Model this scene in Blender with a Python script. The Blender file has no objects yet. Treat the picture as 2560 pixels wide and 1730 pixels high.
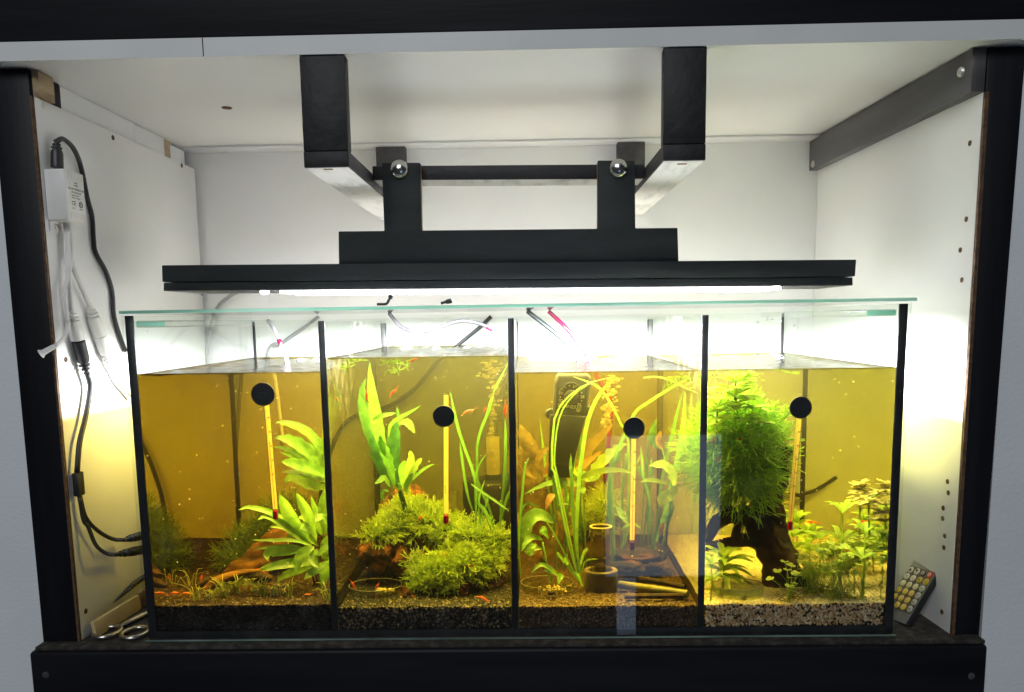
import bpy, bmesh, math, random
import numpy as np
from mathutils import Vector, Matrix, Euler

# ------------------------------------------------------------------ camera
SC = bpy.context.scene
COL = SC.collection
FPX, CYPX, PW, PH = 1917.786, 1034.109, 2560.0, 1730.0
CAM = np.array([0.01108, -0.6847, 0.29664])
ROT = np.array([[0.9997381, 0.01697503, -0.01534835],      # rows: right, forward, up
                [-0.01873028, 0.99228221, -0.1225773],
                [0.01314914, 0.12283268, 0.99234028]])
cd = bpy.data.cameras.new('camera')
cd.sensor_width = 36.0
cd.lens = FPX / PW * 36.0
cd.shift_y = (CYPX - PH / 2) / PW
cd.clip_start = 0.01
cd.clip_end = 60
co = bpy.data.objects.new('camera', cd)
COL.objects.link(co)
r_, f_, u_ = ROT
co.matrix_world = Matrix(((r_[0], u_[0], -f_[0], CAM[0]), (r_[1], u_[1], -f_[1], CAM[1]),
                          (r_[2], u_[2], -f_[2], CAM[2]), (0, 0, 0, 1)))
SC.camera = co

# ------------------------------------------------------------------ world, lamps, exposure
w = bpy.data.worlds.new('World')
SC.world = w
w.use_nodes = True
bg = w.node_tree.nodes['Background']
bg.inputs[0].default_value = (0.62, 0.74, 0.9, 1)
bg.inputs[1].default_value = 0.035
SC.view_settings.view_transform = 'Standard'
SC.view_settings.look = 'None'
SC.view_settings.exposure = 0.2
SC.view_settings.gamma = 1.0
SC.view_settings.use_curve_mapping = False
cy = SC.cycles
cy.use_denoising = True
cy.max_bounces = 14
cy.diffuse_bounces = 5
cy.glossy_bounces = 5
cy.transmission_bounces = 8
cy.transparent_max_bounces = 40
cy.volume_bounces = 0
cy.sample_clamp_indirect = 6.0
cy.caustics_reflective = True
cy.caustics_refractive = True
cy.blur_glossy = 1.0

def area_lamp(name, loc, target, sx, sy, power, col):
    l = bpy.data.lights.new(name, 'AREA')
    l.shape = 'RECTANGLE'
    l.size, l.size_y = sx, sy
    l.energy = power
    l.color = col
    o = bpy.data.objects.new(name, l)
    COL.objects.link(o)
    o.location = loc
    d = Vector(target) - Vector(loc)
    o.rotation_euler = d.to_track_quat('-Z', 'Y').to_euler()
    return o

ROOM_W, LED_W = 31.0, 97.0
area_lamp('room_lamp', (-0.5, -2.4, 1.75), (0, 0, 0.3), 1.3, 0.9, ROOM_W, (0.93, 0.97, 1.0))
area_lamp('reflection_lamp', (0.495, -2.0, -0.377), (0.495, 0, -0.377), 0.41, 0.515, 0.75, (0.55, 0.72, 1.0))  # added lamp out of view, makes the bluish figure reflected in the front glass
area_lamp('reflection_lamp', (0.365, -2.0, -0.765), (0.365, 0, -0.765), 0.07, 0.25, 0.06, (0.55, 0.72, 1.0))  # second added lamp: narrow lower end of that reflection

# ------------------------------------------------------------------ pixel helpers (photo pixels to places at a known depth)
def ray(x, y):
    v = ROT.T @ np.array([(x - PW / 2) / FPX, 1.0, (CYPX - y) / FPX])
    return v / np.linalg.norm(v)

def at(x, y, Y):
    r = ray(x, y)
    return CAM + r * ((Y - CAM[1]) / r[1])

def atX(x, y, X):
    r = ray(x, y)
    return CAM + r * ((X - CAM[0]) / r[0])

def atZ(x, y, Z):
    r = ray(x, y)
    return CAM + r * ((Z - CAM[2]) / r[2])

WF = 0.0065                                   # front face of the water

def uw(x, y, Y):                               # the same, looking through the front pane into water
    r = ray(x, y)
    P = CAM + r * ((WF - CAM[1]) / r[1])
    t = r / 1.333
    t[1] = math.sqrt(1 - t[0] ** 2 - t[2] ** 2)
    return P + t * ((Y - WF) / t[1])

# ------------------------------------------------------------------ materials
def nt(name):
    m = bpy.data.materials.new(name)
    m.use_nodes = True
    t = m.node_tree
    t.nodes.clear()
    o = t.nodes.new('ShaderNodeOutputMaterial')
    return m, t, o

def noise_ramp(t, scale, c0, c1, lo=0.35, hi=0.65, stretch=None, detail=4.0, coord='Object'):
    tc = t.nodes.new('ShaderNodeTexCoord')
    n = t.nodes.new('ShaderNodeTexNoise')
    n.inputs['Scale'].default_value = scale
    n.inputs['Detail'].default_value = detail
    if stretch:
        mp = t.nodes.new('ShaderNodeMapping')
        mp.inputs['Scale'].default_value = stretch
        t.links.new(tc.outputs[coord], mp.inputs[0])
        t.links.new(mp.outputs[0], n.inputs['Vector'])
    else:
        t.links.new(tc.outputs[coord], n.inputs['Vector'])
    r = t.nodes.new('ShaderNodeValToRGB')
    r.color_ramp.elements[0].position = lo
    r.color_ramp.elements[1].position = hi
    r.color_ramp.elements[0].color = (*c0, 1)
    r.color_ramp.elements[1].color = (*c1, 1)
    t.links.new(n.outputs['Fac'], r.inputs[0])
    return r.outputs[0], n.outputs['Fac']

def pbr(name, c0, c1=None, scale=30, rough=0.5, spec=0.5, bump=0.0, bscale=None, stretch=None, metal=0.0,
        lo=0.35, hi=0.65, trans=0.0, sss=0.0, detail=4.0, coat=0.0, vary=0.0):
    m, t, o = nt(name)
    b = t.nodes.new('ShaderNodeBsdfPrincipled')
    b.inputs['Roughness'].default_value = rough
    b.inputs['Specular IOR Level'].default_value = spec
    b.inputs['Metallic'].default_value = metal
    b.inputs['Coat Weight'].default_value = coat
    col, fac = noise_ramp(t, scale, c0, c1 if c1 else c0, lo, hi, stretch, detail)
    if vary > 0:                               # each object of the kind a little lighter or darker
        oi = t.nodes.new('ShaderNodeObjectInfo')
        mr = t.nodes.new('ShaderNodeMapRange')
        mr.inputs[3].default_value = 1 - vary
        mr.inputs[4].default_value = 1 + vary
        t.links.new(oi.outputs['Random'], mr.inputs[0])
        hs = t.nodes.new('ShaderNodeHueSaturation')
        t.links.new(mr.outputs[0], hs.inputs['Value'])
        t.links.new(col, hs.inputs['Color'])
        col = hs.outputs[0]
    t.links.new(col, b.inputs['Base Color'])
    if bump:
        if bscale:
            _, fac = noise_ramp(t, bscale, (0, 0, 0), (1, 1, 1), stretch=stretch)
        bp = t.nodes.new('ShaderNodeBump')
        bp.inputs['Strength'].default_value = bump
        bp.inputs['Distance'].default_value = 0.002
        t.links.new(fac, bp.inputs['Height'])
        t.links.new(bp.outputs[0], b.inputs['Normal'])
    out = b.outputs[0]
    if trans > 0:                              # light coming through a leaf
        tr = t.nodes.new('ShaderNodeBsdfTranslucent')
        t.links.new(col, tr.inputs[0])
        mx = t.nodes.new('ShaderNodeMixShader')
        mx.inputs[0].default_value = trans
        t.links.new(out, mx.inputs[1])
        t.links.new(tr.outputs[0], mx.inputs[2])
        out = mx.outputs[0]
    t.links.new(out, o.inputs[0])
    return m

def thin_ior(t, fr, ior):
    """light goes straight through a thin pane, so both of its faces reflect alike"""
    g = t.nodes.new('ShaderNodeNewGeometry')
    mr = t.nodes.new('ShaderNodeMapRange')
    mr.inputs[3].default_value = ior
    mr.inputs[4].default_value = 1.0 / ior
    t.links.new(g.outputs['Backfacing'], mr.inputs[0])
    t.links.new(mr.outputs[0], fr.inputs[0])

def glass(name, tint=(0.97, 0.99, 0.98), ior=1.45, rough=0.0, bump=0.0, bscale=60, dirt=0.0):
    """thin pane: reflects by Fresnel, else lets light straight through"""
    m, t, o = nt(name)
    tr = t.nodes.new('ShaderNodeBsdfTransparent')
    tr.inputs[0].default_value = (*tint, 1)
    gl = t.nodes.new('ShaderNodeBsdfGlossy')
    gl.inputs['Roughness'].default_value = rough
    fr = t.nodes.new('ShaderNodeFresnel')
    thin_ior(t, fr, ior)
    mx = t.nodes.new('ShaderNodeMixShader')
    t.links.new(fr.outputs[0], mx.inputs[0])
    t.links.new(tr.outputs[0], mx.inputs[1])
    t.links.new(gl.outputs[0], mx.inputs[2])
    if bump:
        tc = t.nodes.new('ShaderNodeTexCoord')
        n = t.nodes.new('ShaderNodeTexNoise')
        n.inputs['Scale'].default_value = bscale
        n.inputs['Detail'].default_value = 3
        t.links.new(tc.outputs['Object'], n.inputs['Vector'])
        bp = t.nodes.new('ShaderNodeBump')
        bp.inputs['Strength'].default_value = bump
        bp.inputs['Distance'].default_value = 0.004
        t.links.new(n.outputs['Fac'], bp.inputs['Height'])
        t.links.new(bp.outputs[0], gl.inputs['Normal'])
        t.links.new(bp.outputs[0], fr.inputs['Normal'])
    out = mx.outputs[0]
    if dirt > 0:                               # film and dried drops on the pane
        col, fac = noise_ramp(t, 38, (0, 0, 0), (dirt, dirt, dirt), 0.55, 0.8)
        df = t.nodes.new('ShaderNodeBsdfDiffuse')
        df.inputs[0].default_value = (0.7, 0.68, 0.62, 1)
        m2 = t.nodes.new('ShaderNodeMixShader')
        t.links.new(col, m2.inputs[0])
        t.links.new(out, m2.inputs[1])
        t.links.new(df.outputs[0], m2.inputs[2])
        out = m2.outputs[0]
    t.links.new(out, o.inputs[0])
    return m

def emit(name, col, s):
    m, t, o = nt(name)
    e = t.nodes.new('ShaderNodeEmission')
    e.inputs[0].default_value = (*col, 1)
    e.inputs[1].default_value = s
    t.links.new(e.outputs[0], o.inputs[0])
    return m

HAZE = 0.10
def volume(t, o, sig):
    d = max(sig) * 1.05
    va = t.nodes.new('ShaderNodeVolumeAbsorption')
    va.inputs['Density'].default_value = d
    va.inputs['Color'].default_value = (*[1 - s / d for s in sig], 1)
    vs = t.nodes.new('ShaderNodeVolumeScatter')            # fine suspended matter
    vs.inputs['Density'].default_value = HAZE
    vs.inputs['Color'].default_value = (1.0, 0.93, 0.66, 1)
    vs.inputs['Anisotropy'].default_value = 0.3
    ad = t.nodes.new('ShaderNodeAddShader')
    t.links.new(va.outputs[0], ad.inputs[0])
    t.links.new(vs.outputs[0], ad.inputs[1])
    t.links.new(ad.outputs[0], o.inputs['Volume'])

# ------------------------------------------------------------------ mesh helpers
class MB:
    """collects shapes; build() links them as one mesh object"""
    def __init__(s):
        s.v, s.f, s.m, s.n = [], [], [], 0

    def add(s, v, f, mi=0):
        k = s.n
        v = [tuple(map(float, q)) for q in v]
        s.v += v
        s.n += len(v)
        s.f += [tuple(i + k for i in q) for q in f]
        s.m += [mi] * len(f)
        return s

    def box(s, x0, x1, y0, y1, z0, z1, mi=0):
        return s.add([(x0, y0, z0), (x1, y0, z0), (x1, y1, z0), (x0, y1, z0), (x0, y0, z1), (x1, y0, z1), (x1, y1, z1), (x0, y1, z1)],
                     [(0, 3, 2, 1), (4, 5, 6, 7), (0, 1, 5, 4), (1, 2, 6, 5), (2, 3, 7, 6), (3, 0, 4, 7)], mi)

    def prism(s, pts, y0, y1, mi=0):
        """outline in x, z extruded along y"""
        n = len(pts)
        v = [(x, y0, z) for x, z in pts] + [(x, y1, z) for x, z in pts]
        f = [tuple(range(n)), tuple(range(2 * n - 1, n - 1, -1))]
        f += [(i, i + n, (i + 1) % n + n, (i + 1) % n) for i in range(n)]
        return s.add(v, f, mi)

    def tube(s, pts, rad, n=8, mi=0, cap=True, flat=1.0):
        pts = [np.array(p, float) for p in pts]
        k = len(pts)
        rad = [rad] * k if np.isscalar(rad) else list(rad)
        up = np.array([0.13, 0.31, 0.94])
        v = []
        N = None
        for i in range(k):
            t = pts[min(i + 1, k - 1)] - pts[max(i - 1, 0)]
            t = t / (np.linalg.norm(t) + 1e-12)
            if N is None:
                N = np.cross(t, up)
                if np.linalg.norm(N) < 1e-3:
                    N = np.cross(t, np.array([1.0, 0, 0]))
            else:
                N = N - t * np.dot(N, t)
            N = N / (np.linalg.norm(N) + 1e-12)
            B = np.cross(t, N)
            for j in range(n):
                a = 2 * math.pi * j / n
                v.append(pts[i] + (N * math.cos(a) + B * math.sin(a) * flat) * rad[i])
        f = [(i * n + j, i * n + (j + 1) % n, (i + 1) * n + (j + 1) % n, (i + 1) * n + j) for i in range(k - 1) for j in range(n)]
        if cap:
            f += [tuple(range(n - 1, -1, -1)), tuple(range((k - 1) * n, k * n))]
        return s.add(v, f, mi)

    def lathe(s, prof, c=(0, 0, 0), axis='Z', n=32, mi=0, M=None):
        """prof: (radius, height) pairs"""
        v = []
        for r, h in prof:
            for j in range(n):
                a = 2 * math.pi * j / n
                q = (r * math.cos(a), r * math.sin(a), h)
                if axis == 'Y':
                    q = (q[0], q[2], q[1])
                if axis == 'X':
                    q = (q[2], q[0], q[1])
                if M is not None:
                    q = M @ Vector(q)
                v.append((q[0] + c[0], q[1] + c[1], q[2] + c[2]))
        k = len(prof)
        f = [(i * n + j, i * n + (j + 1) % n, (i + 1) * n + (j + 1) % n, (i + 1) * n + j) for i in range(k - 1) for j in range(n)]
        if axis == 'Y':
            f = [q[::-1] for q in f]
        if prof[0][0] > 1e-6:
            f.append(tuple(range(n - 1, -1, -1)) if axis != 'Y' else tuple(range(n)))
        if prof[-1][0] > 1e-6:
            f.append(tuple(range((k - 1) * n, k * n)) if axis != 'Y' else tuple(range(k * n - 1, (k - 1) * n - 1, -1)))
        return s.add(v, f, mi)

    def build(s, name, mats, parent=None, smooth=False, bevel=0.0, seg=2, angle=40, weld=False):
        me = bpy.data.meshes.new(name)
        me.from_pydata(s.v, [], s.f)
        if not isinstance(mats, (list, tuple)):
            mats = [mats]
        for m in mats:
            me.materials.append(m)
        if len(mats) > 1:
            me.polygons.foreach_set('material_index', s.m)
        if bevel > 0 or weld:
            bm = bmesh.new()
            bm.from_mesh(me)
            bmesh.ops.remove_doubles(bm, verts=bm.verts, dist=1e-6)
            if bevel > 0:
                ed = [e for e in bm.edges if len(e.link_faces) == 2 and e.calc_face_angle(0) > 0.6]
                bmesh.ops.bevel(bm, geom=ed, offset=bevel, segments=seg, profile=0.5, affect='EDGES', clamp_overlap=True)
            bm.to_mesh(me)
            bm.free()
        if smooth or bevel > 0:
            me.polygons.foreach_set('use_smooth', [True] * len(me.polygons))
            if bevel > 0 or smooth == 'auto':
                me.set_sharp_from_angle(angle=math.radians(angle))
        me.update()
        o = bpy.data.objects.new(name, me)
        COL.objects.link(o)
        if parent is not None:
            o.parent = parent
            o.matrix_parent_inverse = Matrix.Translation(-parent.location) if parent.type == 'EMPTY' else Matrix.Identity(4)
        return o

def tag(o, label=None, cat=None, group=None, kind=None):
    if label: o['label'] = label
    if cat: o['category'] = cat
    if group: o['group'] = group
    if kind: o['kind'] = kind
    return o

def thing(name, label, cat, loc=(0, 0, 0), group=None):
    o = bpy.data.objects.new(name, None)
    o.empty_display_size = 0.02
    COL.objects.link(o)
    o.location = tuple(map(float, loc))
    return tag(o, label, cat, group)

def copy_tree(o, parent=None):
    c = o.copy()
    COL.objects.link(c)
    c.parent = parent
    for ch in list(o.children):
        copy_tree(ch, c)
    return c

def smoothpath(pts, n=6):
    """Catmull-Rom through the points"""
    P = [np.array(p, float) for p in pts]
    P = [2 * P[0] - P[1]] + P + [2 * P[-1] - P[-2]]
    out = []
    for i in range(1, len(P) - 2):
        for k in range(n):
            t = k / n
            a, b, c, d = P[i - 1:i + 3]
            out.append(0.5 * (2 * b + (c - a) * t + (2 * a - 5 * b + 4 * c - d) * t * t + (3 * b - a - 3 * c + d) * t ** 3))
    out.append(P[-2])
    return out

def text(body, size, M, mat, parent, name='lettering', bold=0.0, align='CENTER'):
    cu = bpy.data.curves.new(name, 'FONT')
    cu.body = body
    cu.size = size
    cu.align_x = align
    cu.align_y = 'CENTER'
    cu.offset = bold
    cu.resolution_u = 2
    o = bpy.data.objects.new(name, cu)
    COL.objects.link(o)
    dg = bpy.context.evaluated_depsgraph_get()
    me = bpy.data.meshes.new_from_object(o.evaluated_get(dg))
    bpy.data.objects.remove(o)
    bpy.data.curves.remove(cu)
    me.transform(M)
    me.materials.clear()
    me.materials.append(mat)
    p = bpy.data.objects.new(name, me)
    COL.objects.link(p)
    if parent is not None:
        p.parent = parent
        p.matrix_parent_inverse = Matrix.Translation(-parent.location) if parent.type == 'EMPTY' else Matrix.Identity(4)
    return p
RNG = random.Random(7)
# ------------------------------------------------------------------ materials of the place
M_white = pbr('white_melamine', (0.80, 0.795, 0.79), (0.84, 0.835, 0.83), 9, rough=0.33, spec=0.45, bump=0.03, bscale=260)
M_ceil = pbr('white_melamine_ceiling', (0.83, 0.825, 0.82), (0.86, 0.855, 0.85), 6, rough=0.30, spec=0.5, bump=0.03, bscale=200)
M_edge = pbr('board_edge_band', (0.60, 0.61, 0.60), (0.65, 0.655, 0.645), 14, rough=0.5, bump=0.05, bscale=120)
M_black = pbr('black_painted_wood', (0.005, 0.005, 0.007), (0.010, 0.010, 0.013), 55, rough=0.5, spec=0.18, bump=0.25, bscale=60, stretch=(0.08, 1, 1))
M_blackv = pbr('black_painted_post', (0.005, 0.005, 0.007), (0.010, 0.010, 0.013), 55, rough=0.5, spec=0.18, bump=0.25, bscale=60, stretch=(1, 1, 0.06))
M_joist = pbr('black_stained_timber', (0.007, 0.007, 0.009), (0.018, 0.017, 0.018), 48, rough=0.6, spec=0.4, bump=0.5, bscale=70, stretch=(1, 0.07, 1), lo=0.3, hi=0.8)
M_lampwood = pbr('dark_lamp_board', (0.008, 0.011, 0.012), (0.017, 0.021, 0.022), 40, rough=0.6, spec=0.22, bump=0.2, bscale=160, stretch=(0.2, 1, 1))
M_block = pbr('dark_grey_timber_end', (0.035, 0.034, 0.036), (0.06, 0.058, 0.058), 90, rough=0.7, bump=0.3)
M_ply = pbr('raw_board_core', (0.28, 0.19, 0.10), (0.5, 0.37, 0.22), 160, rough=0.8, bump=0.4)
M_brown = pbr('brown_hardboard_edge', (0.06, 0.03, 0.015), (0.12, 0.065, 0.03), 200, rough=0.8, bump=0.3)
M_wall = pbr('room_wall_paint', (0.66, 0.69, 0.71), (0.70, 0.73, 0.75), 12, rough=0.9, spec=0.1, bump=0.25, bscale=300)
M_shelf = pbr('dark_shelf_top', (0.028, 0.025, 0.022), (0.085, 0.075, 0.064), 110, rough=0.8, spec=0.2, bump=0.7, bscale=240, lo=0.45, hi=0.8)
M_hole = pbr('raw_screw_hole', (0.05, 0.025, 0.012), (0.16, 0.09, 0.045), 400, rough=0.9)
M_screw = pbr('zinc_screw', (0.62, 0.62, 0.6), (0.75, 0.75, 0.74), 300, rough=0.3, metal=1.0)
M_bolt = pbr('dome_nut_steel', (0.55, 0.55, 0.53), (0.66, 0.66, 0.64), 90, rough=0.2, metal=1.0)
M_strip = pbr('white_back_strip', (0.80, 0.80, 0.82), (0.83, 0.83, 0.85), 9, rough=0.3, spec=0.5)
M_wood = pbr('raw_wood_block', (0.20, 0.14, 0.08), (0.50, 0.38, 0.22), 60, rough=0.8, bump=0.5, stretch=(1, 0.15, 1))

YF, YB, ZC = -0.012, 0.338, 0.5192
XL, XR = -0.4135, 0.4005

# ------------------------------------------------------------------ room wall round the cabinet
wl = MB().box(-1.1, -0.4525, 0.03, 0.07, -0.7, 1.1).build('wall', M_wall)
tag(wl, 'grey painted room wall left of the cabinet', kind='structure')
wr = MB().add([(0.437, 0.022, -0.7), (1.1, 0.022, -0.7), (1.1, 0.07, -0.7), (0.437, 0.07, -0.7), (0.449, 0.022, 1.1), (1.1, 0.022, 1.1), (1.1, 0.07, 1.1), (0.449, 0.07, 1.1)],
              [(0, 3, 2, 1), (4, 5, 6, 7), (0, 1, 5, 4), (1, 2, 6, 5), (2, 3, 7, 6), (3, 0, 4, 7)]).build('wall', M_wall)
tag(wr, 'grey painted room wall right of the cabinet', kind='structure')

# ------------------------------------------------------------------ cabinet
cab = thing('aquarium_cabinet', 'black framed cabinet with white inside holding the glass tank', 'cabinet', (0, 0.15, 0))
MB().box(-1.2, 1.2, YF, 0.03, ZC + 0.0155, 0.75).build('top_beam', M_black, cab, bevel=0.0015)
tb = MB()
tb.add([(-1.2, YF - 0.0006, ZC), (1.2, YF - 0.0006, ZC), (1.2, YF - 0.0006, ZC + 0.0153), (-1.2, YF - 0.0006, ZC + 0.0153),
        (-1.2, 0.36, ZC), (1.2, 0.36, ZC), (1.2, 0.36, ZC + 0.0153), (-1.2, 0.36, ZC + 0.0153)],
       [(0, 1, 2, 3)], 1)
tb.add(tb.v[:8], [(0, 4, 5, 1), (3, 2, 6, 7), (4, 7, 6, 5), (0, 3, 7, 4), (1, 5, 6, 2)], 0)
tbo = tb.build('top_board', [M_ceil, M_edge], cab, weld=True)
# the joint in the front band of the board
j = at(508, 128, YF - 0.0006)
MB().box(j[0] - 0.0004, j[0] + 0.0004, YF - 0.0009, YF - 0.0004, ZC + 0.0002, ZC + 0.0151).build('band_joint', M_hole, tbo)
c = atZ(567, 269, ZC)
MB().lathe([(0.0, -0.0006), (0.0052, -0.0006), (0.0052, 0.002)], (c[0], c[1], ZC), n=20).build('screw_hole', M_hole, tbo)
MB().box(-0.4185, 0.386, YB - 0.028, YB - 0.0005, ZC - 0.0032, ZC - 0.0004).build('back_strip', M_strip, cab, bevel=0.0006)
# posts and base
lp = MB().box(-0.4505, XL - 0.0025, 0.003, 0.05, -0.004, ZC - 0.0005).build('post', M_blackv, cab, bevel=0.002)
rp = MB().add([(0.4035, 0.003, -0.004), (0.4285, 0.003, -0.004), (0.4285, 0.05, -0.004), (0.4035, 0.05, -0.004),
               (0.4050, 0.003, ZC - 0.0005), (0.4375, 0.003, ZC - 0.0005), (0.4375, 0.05, ZC - 0.0005), (0.4050, 0.05, ZC - 0.0005)],
              [(0, 3, 2, 1), (4, 5, 6, 7), (0, 1, 5, 4), (1, 2, 6, 5), (2, 3, 7, 6), (3, 0, 4, 7)]).build('post', M_blackv, cab, bevel=0.002)
bb = MB().box(-0.4548, 0.4280, YF, 0.03, -0.30, -0.0042).build('base_beam', M_black, cab, bevel=0.0035, seg=3)
for px, py in ((115, 1687), (2428, 1690)):
    q = at(px, py, YF)
    MB().lathe([(0.0032, 0.001), (0.0032, -0.0006), (0.0022, -0.0009), (0.0, -0.0009)], (q[0], YF, q[2]), 'Y', 16).build('screw', M_block, bb, smooth='auto')
MB().box(-0.4500, 0.4265, -0.0095, YB + 0.02, -0.0040, -0.0003).build('shelf', M_shelf, cab, bevel=0.0008)
MB().box(-0.46, 0.44, YB, YB + 0.012, -0.3, ZC - 0.0004).build('back_panel', M_white, cab)
# left side: wall strip high up, wood block, panel in front of both
MB().box(-0.4300, -0.4195, 0.050, 0.19, 0.40, ZC - 0.0006).build('side_strip', M_strip, cab)
MB().box(-0.4300, -0.4193, 0.1905, 0.262, 0.40, ZC - 0.0012).build('side_strip', M_strip, cab, bevel=0.0006)
MB().box(-0.4300, -0.4197, 0.2625, 0.277, 0.40, ZC - 0.002).build('spacer', M_wood, cab)
MB().box(-0.4300, -0.4192, 0.2775, 0.318, 0.40, ZC - 0.004).build('side_strip', M_strip, cab, bevel=0.002)
MB().box(-0.4300, -0.4100, 0.0075, 0.030, 0.4955, ZC - 0.0008).build('corner_block', M_wood, cab, bevel=0.001)
sp = MB()
sp.box(XL - 0.0020, XL, 0.0045, 0.331, -0.0002, 0.4952)
lpan = sp.build('side_panel', M_white, cab, bevel=0.0004)
MB().box(XL - 0.0021, XL - 0.0001, 0.0012, 0.0044, -0.0002, 0.4950).build('raw_edge', M_brown, lpan)
spr = MB()
xr0, xr1 = XR + 0.0015, 0.3885
def rx(y): return xr0 + (xr1 - xr0) * y / 0.332
spr.add([(rx(0.0055), 0.0055, -0.0002), (rx(0.0055) + 0.003, 0.0055, -0.0002), (rx(0.337) + 0.003, 0.337, -0.0002), (rx(0.337), 0.337, -0.0002),
         (rx(0.0055) + 0.0025, 0.0055, 0.4822), (rx(0.0055) + 0.0055, 0.0055, 0.4822), (rx(0.337) + 0.0055, 0.337, 0.4822), (rx(0.337) + 0.001, 0.337, 0.4822)],
        [(0, 3, 2, 1), (4, 5, 6, 7), (0, 1, 5, 4), (1, 2, 6, 5), (2, 3, 7, 6), (3, 0, 4, 7)])
rpan = spr.build('side_panel', M_white, cab)
MB().add([(rx(0.0), 0.002, -0.0002), (rx(0.0) + 0.003, 0.002, -0.0002), (rx(0.0) + 0.003, 0.0054, -0.0002), (rx(0.0), 0.0054, -0.0002),
          (rx(0.0) + 0.0026, 0.002, 0.4820), (rx(0.0) + 0.0056, 0.002, 0.4820), (rx(0.0) + 0.0056, 0.0054, 0.4820), (rx(0.0) + 0.0026, 0.0054, 0.4820)],
         [(0, 3, 2, 1), (4, 5, 6, 7), (0, 1, 5, 4), (1, 2, 6, 5), (2, 3, 7, 6), (3, 0, 4, 7)]).build('raw_edge', M_brown, rpan)
# timber along the right wall under the ceiling
bt = MB()
bt.add([(0.3930, 0.004, 0.4825), (0.4049, 0.004, 0.4825), (0.4049, 0.0025 + 0.001, ZC - 0.0005), (0.3925, 0.004, ZC - 0.0005),
        (0.3765, 0.334, 0.4785), (0.3885, 0.334, 0.4785), (0.3885, 0.334, ZC - 0.0040), (0.3760, 0.334, ZC - 0.0040)],
       [(0, 1, 2, 3), (4, 7, 6, 5), (0, 4, 5, 1), (3, 2, 6, 7), (0, 3, 7, 4), (1, 5, 6, 2)])
M_batten = pbr('dark_grey_batten', (0.05, 0.048, 0.05), (0.075, 0.072, 0.072), 60, rough=0.5, spec=0.45, bump=0.25, bscale=80, stretch=(1, 0.08, 1))
bto = bt.build('side_batten', M_batten, cab, bevel=0.0012)
for px, py, r in ((2404, 180, 0.0042), (2034, 410, 0.0042)):
    q = atX(px, py, 0.392 if px > 2200 else 0.3775)
    sc = MB().lathe([(r, 0.003), (r, -0.0012), (r * 0.8, -0.0022), (r * 0.38, -0.0022), (r * 0.36, -0.0008), (0, -0.0008)], q, 'X', 18)
    sc.build('screw', M_screw, bto, smooth='auto')
# screw holes and screw heads in the side panels
def hole(px, py, X, r, par, side, m=None):
    q = atX(px, py, X)
    MB().lathe([(r, side * 0.0012), (r * 0.9, -side * 0.0005), (r * 0.45, -side * 0.0007), (0, -side * 0.0002)], (X, q[1], q[2]), 'X', 14).build('screw_hole', m or M_hole, par, smooth='auto')
for px, py in ((107, 263), (282, 344), (454, 414), (505, 557), (164, 899), (214, 1528)):
    hole(px, py, XL, 0.0028, lpan, -1, M_hole if px > 110 else M_screw)
def rX(y, z): return rx(y) + 0.0025 * z / 0.4822
for px, py in ((2425, 358), (2056, 486), (2416, 548), (2401, 625), (2405, 700), (2369, 1204), (2371, 1232), (2358, 1270), (2357, 1296), (2362, 1340), (2360, 1369), (2355, 1530)):
    X = 0.4005
    for _ in range(6):
        q = atX(px, py, X)
        X = rX(q[1], q[2])
    hole(px, py, X, 0.0026, rpan, 1)
M_under = pbr('pale_mottled_underside', (0.42, 0.42, 0.43), (0.72, 0.72, 0.72), 70, rough=0.45, spec=0.4, bump=0.3, stretch=(1, 0.25, 1), lo=0.28, hi=0.5, detail=8)  # separate pale mottled colour for the bottom faces of rails and crossbar
# joists under the ceiling and the bar between them
def rail(x0, x1):
    o = MB().box(x0, x1, YF + 0.0008, YB - 0.0006, 0.4276, 0.4410).build('rail', M_joist, cab, bevel=0.0010)
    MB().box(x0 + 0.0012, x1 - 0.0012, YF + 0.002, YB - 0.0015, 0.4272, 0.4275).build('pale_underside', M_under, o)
    MB().box(x0 + 0.0002, x1 - 0.0002, YF + 0.0009, YF + 0.0130, 0.4412, ZC - 0.0003).build('hanger', M_joist, cab, bevel=0.0010)
    MB().box(x0 + 0.0006, x1 - 0.0006, 0.318, 0.331, 0.4412, ZC - 0.0036).build('hanger', M_block, cab, bevel=0.0014)
    return o
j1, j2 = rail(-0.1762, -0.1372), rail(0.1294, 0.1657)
for px, py in ((700 + 270 * .4454, 60 + 812 * .4454), (1260 + 1000 * .4454, 60 + 782 * .4454)):
    q = atZ(px, py, 0.4276)
    MB().box(q[0] - 0.004, q[0] + 0.004, q[1] - 0.002, q[1] + 0.003, 0.4270, 0.4280).build('notch', M_hole, j1 if px < 1300 else j2)
MB().add([(-0.1371, 0.090, 0.4345), (0.1293, 0.090, 0.4310), (0.1293, 0.128, 0.4310), (-0.1371, 0.128, 0.4345),
          (-0.1371, 0.090, 0.4478), (0.1293, 0.090, 0.4446), (0.1293, 0.128, 0.4446), (-0.1371, 0.128, 0.4478)],
         [(0, 3, 2, 1), (4, 5, 6, 7), (0, 1, 5, 4), (1, 2, 6, 5), (2, 3, 7, 6), (3, 0, 4, 7)]).build('crossbar', M_joist, cab, bevel=0.001)
MB().add([(-0.1362, 0.0912, 0.4342), (0.1284, 0.0912, 0.4307), (0.1284, 0.1268, 0.4307), (-0.1362, 0.1268, 0.4342)], [(0, 3, 2, 1)]).build('pale_underside', M_under, cab.children[-1])

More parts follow.
